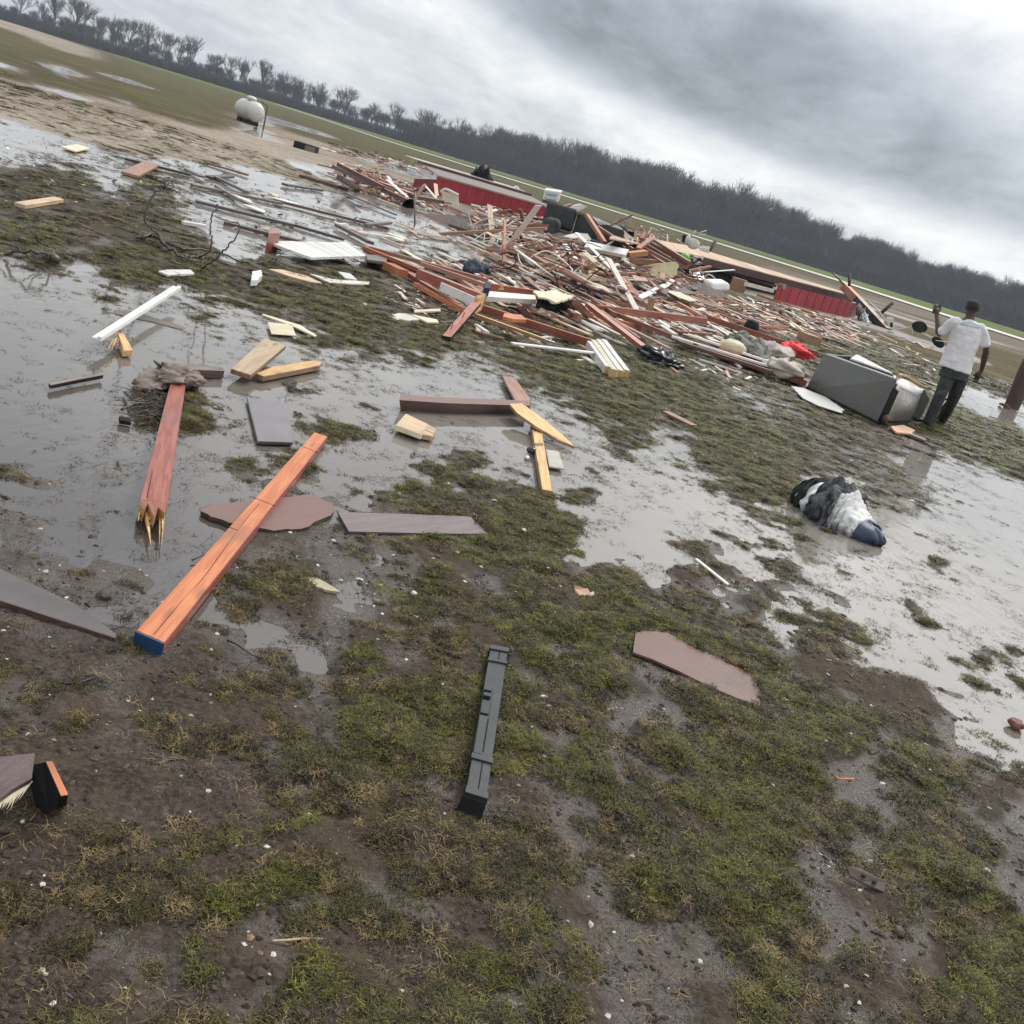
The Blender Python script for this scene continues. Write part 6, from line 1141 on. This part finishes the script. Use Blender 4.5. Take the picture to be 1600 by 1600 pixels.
loose('stud', ZH, 66, .5, 27, 11, 'splintered red-brown stud lying in the wreckage heap around the sofa', 'studs in the wreckage heap'); loose('lath', ZH, 70, .5, 24, 13, 'pale lath or trim strip lying in the wreckage heap around the sofa', 'laths in the wreckage heap', (.6, 2.6)); loose('shard', ZH, 60, .6, 20, 30, 'torn wallboard piece in the wreckage heap around the sofa', 'wallboard in the wreckage heap'); loose('shard', ZH, 24, .35, 22, 25, 'large torn wall sheet in the wreckage heap around the sofa', 'large wall sheets in the heap', (.8, 1.7), (.6, 1.15)); loose('shard', ZF, 8, .08, 24, 20, 'large torn wall sheet lying among the front joists', 'large sheets among the front joists', (.7, 1.3), (.5, 1.05)); loose('old', ZH, 26, .5, 26, 14, 'dark weathered board in the wreckage heap around the sofa', 'weathered boards in the heap')
loose('stud', ZT, 18, .25, 26, 8, 'red-brown stud in the left tail of the wreckage', 'studs in the left tail', (.8, 2.4)); loose('lath', ZT, 12, .2, 24, 12, 'pale lath in the left tail of the wreckage', 'laths in the left tail')
loose('lath', ZM, 80, .06, 24, 7, 'pale lath lying flat on the trampled ground before the raised floor', 'laths before the raised floor', (1, 4.2)); loose('stud', ZM, 34, .08, 24, 8, 'brown stud lying flat on the trampled ground before the raised floor', 'studs before the raised floor', (.8, 3)); loose('old', ZM, 34, .05, 24, 8, 'weathered board lying before the raised floor', 'weathered boards before the raised floor'); loose('shard', ZM, 24, .05, 22, 25, 'wallboard scrap lying before the raised floor', 'scraps before the raised floor')
loose('lath', ZF, 70, .10, 27, 6, 'white lath among the joists in front of the heap', 'laths among the front joists', (.6, 2.4)); loose('stud', ZF, 20, .12, 27, 9, 'salmon stud among the joists in front of the heap', 'studs among the front joists', (.5, 2)); loose('shard', ZF, 36, .08, 22, 30, 'wallboard scrap among the joists in front of the heap', 'scraps among the front joists')
loose('lath', ZR, 22, .05, 22, 8, 'pale lath on the lawn near the chairs at right', 'laths near the overturned chairs', (.6, 2.4)); loose('shard', ZR, 9, .05, 22, 25, 'white scrap on the lawn near the chairs at right', 'scraps near the overturned chairs'); loose('lath', ZFAR, 7, .03, 20, 4, 'long pale strip in the grass behind the person', 'strips behind the person', (.8, 2))
loose('lath', ZW, 12, .04, 22, 12, 'pale lath floating in the streaked water at left', 'laths in the left water', (.4, 1.6)); loose('old', ZW, 12, .05, 22, 10, 'dark wet board in the streaked water at left', 'dark boards in the left water', (.5, 2.2)); loose('shard', ZW, 10, .04, 20, 25, 'flat scrap in the streaked water at left', 'scraps in the left water')
loose('lath', ZG, 20, .03, 28, 20, 'small pale stick on the wet grass in front of the joists', 'sticks on the front grass', (.2, .7), (.02, .05)); loose('stud', ZB, 16, .75, 20, 8, 'reddish board lying on the back part of the raised floor', 'boards on the raised floor', (.6, 1.6)); loose('shard', ZBK, 14, .15, 20, 12, 'pale scrap beyond the long puddle behind the left tail', 'scraps beyond the long puddle')
# small rubble: countless chips of wood and wallboard
def rubble(nm, zones, label, seed):
    rs = random.Random(seed); mats = [W_SALMON, DRYW, W_TAN, WHITE, W_RED, DARK, W_PINK, W_DBROWN] if nm == 'wood_rubble' else [W_DBROWN, GREYB, W_GREY, DRYW, HARDD, DARK, W_GREY, HARDD]; org = G(900, 450); vs, fs, mi = [], [], []
    for P, n, zmax, sz in zones:
        for _ in range(n):
            x, y = pick(P, rs); z0 = zmax * rs.random() ** 1.8; gg = G(x, y); c = Vector((gg.x, gg.y, z0)) - Vector((org.x, org.y, 0)); s = sz * rs.uniform(.3, 1.2); a = rs.gauss(0, .9) + 2.2; u = Vector((math.cos(a), math.sin(a), rs.gauss(0, .12))) * s * rs.uniform(1, 4); v = Vector((-math.sin(a), math.cos(a), rs.gauss(0, .1))) * s * .6; h = up * s * rs.uniform(.1, .5); k = len(vs); c = c + up * .01
            vs += [c - u - v, c + u - v, c + u + v, c - u + v, c - u - v + h, c + u - v + h, c + u + v + h, c - u + v + h]; fs += [(k + 4, k + 5, k + 6, k + 7), (k, k + 1, k + 5, k + 4), (k + 1, k + 2, k + 6, k + 5), (k + 2, k + 3, k + 7, k + 6), (k + 3, k, k + 4, k + 7)]; m_ = rs.choices(range(8), (4, 4, 3, 2, 2, 2, 3, 2))[0]; mi += [m_] * 5
    me = mesh(vs, fs, nm); o = link(nm, me, None, mats); o.location = (org.x, org.y, 0); me.polygons.foreach_set('material_index', mi); tag(o, label, 'rubble', kind='stuff')
rubble('wood_rubble', [(ZH, 2600, .4, .08), (ZT, 500, .15, .08), (ZM, 1900, .03, .07), (ZF, 800, .04, .05), (ZR, 160, .02, .04), (ZG, 250, .01, .025), (ZB, 300, .76, .07), (ZBK, 200, .1, .12)], 'countless chips of wood and wallboard strewn over the wreck site', 3)
rubble('water_flotsam', [(ZW, 260, .012, .022), ([(0, 225), (230, 240), (420, 330), (560, 380), (560, 420), (300, 350), (0, 300)], 200, .01, .025), (ZG, 300, .01, .02)], 'dark and pale scraps floating in the streaked water at left', 8)
# bed of the heap: pressed-together dark debris that carries the boards
vs, fs = [], []; hc = G(920, 410); n1_, n2_ = 60, 34
for i in range(n1_):
    for j in range(n2_):
        u, v = i / (n1_ - 1) * 2 - 1, j / (n2_ - 1) * 2 - 1; x, y = u * 4.3, v * 3.0 + u * 1.8; e = max(0, 1 - (u * u + v * v)); X_ = np.array([x * 1.7]); Y_ = np.array([y * 1.7])
        vs.append((x, y, .42 * e ** .7 * (1 + .7 * float(vnoise(X_, Y_, 8)[0])) + e * .16 * float(vnoise(X_ * 4, Y_ * 4, 9)[0]) - .03))
for i in range(n1_ - 1):
    for j in range(n2_ - 1): k = i * n2_ + j; fs.append((k, k + n2_, k + n2_ + 1, k + 1))
o = link('debris_bed', mesh(vs, fs), None, plain('debris_bed', (.085, .06, .045), .7, .5, .5, (.2, .13, .09), scale=9, bmp=.05)); o.location = (hc.x, hc.y + .8, 0); tag(o, 'dark tangled bed of crushed debris beneath the heap of boards', 'debris', kind='stuff')
# tangled pale wires
for k in range(26):
    x, y = pick([(840, 395), (900, 400), (980, 430), (960, 450), (880, 430), (780, 400), (700, 345), (760, 350)], rs); c = G(x, y, .3); pts_ = [c]
    for s in range(5): pts_.append(pts_[-1] + Vector((rs.gauss(.1, .22), rs.gauss(0, .2), rs.gauss(0, .14)))); pts_[-1].z = max(.05, pts_[-1].z)
    pipe('loose_wire', curve(pts_, 4), .011, (WHITE, W_PINK, DARK, DRYW)[k % 4], None, n=4, label='thin curled wire sticking out of the wreckage heap', cat='wire', group='wires in the wreckage heap')
# ------------------------------------------------------------------ haze
HZ = True
if HZ:
    m = bpy.data.materials.new('haze'); m.use_nodes = True; nt = m.node_tree; nt.nodes.clear(); out = nt.nodes.new('ShaderNodeOutputMaterial')
    pv = nt.nodes.new('ShaderNodeVolumePrincipled'); pv.inputs['Color'].default_value = (.80, .88, 1, 1); pv.inputs['Density'].default_value = .00042; nt.links.new(pv.outputs[0], out.inputs['Volume'])
    b = bmesh.new(); bmesh.ops.create_cube(b, size=1); me = bpy.data.meshes.new('haze'); b.to_mesh(me); b.free()
    o = link('haze', me, None, m); o.scale = (7000, 7000, 26); o.location = (0, 0, 12); tag(o, kind='stuff')
print('objects', len(SC.objects))
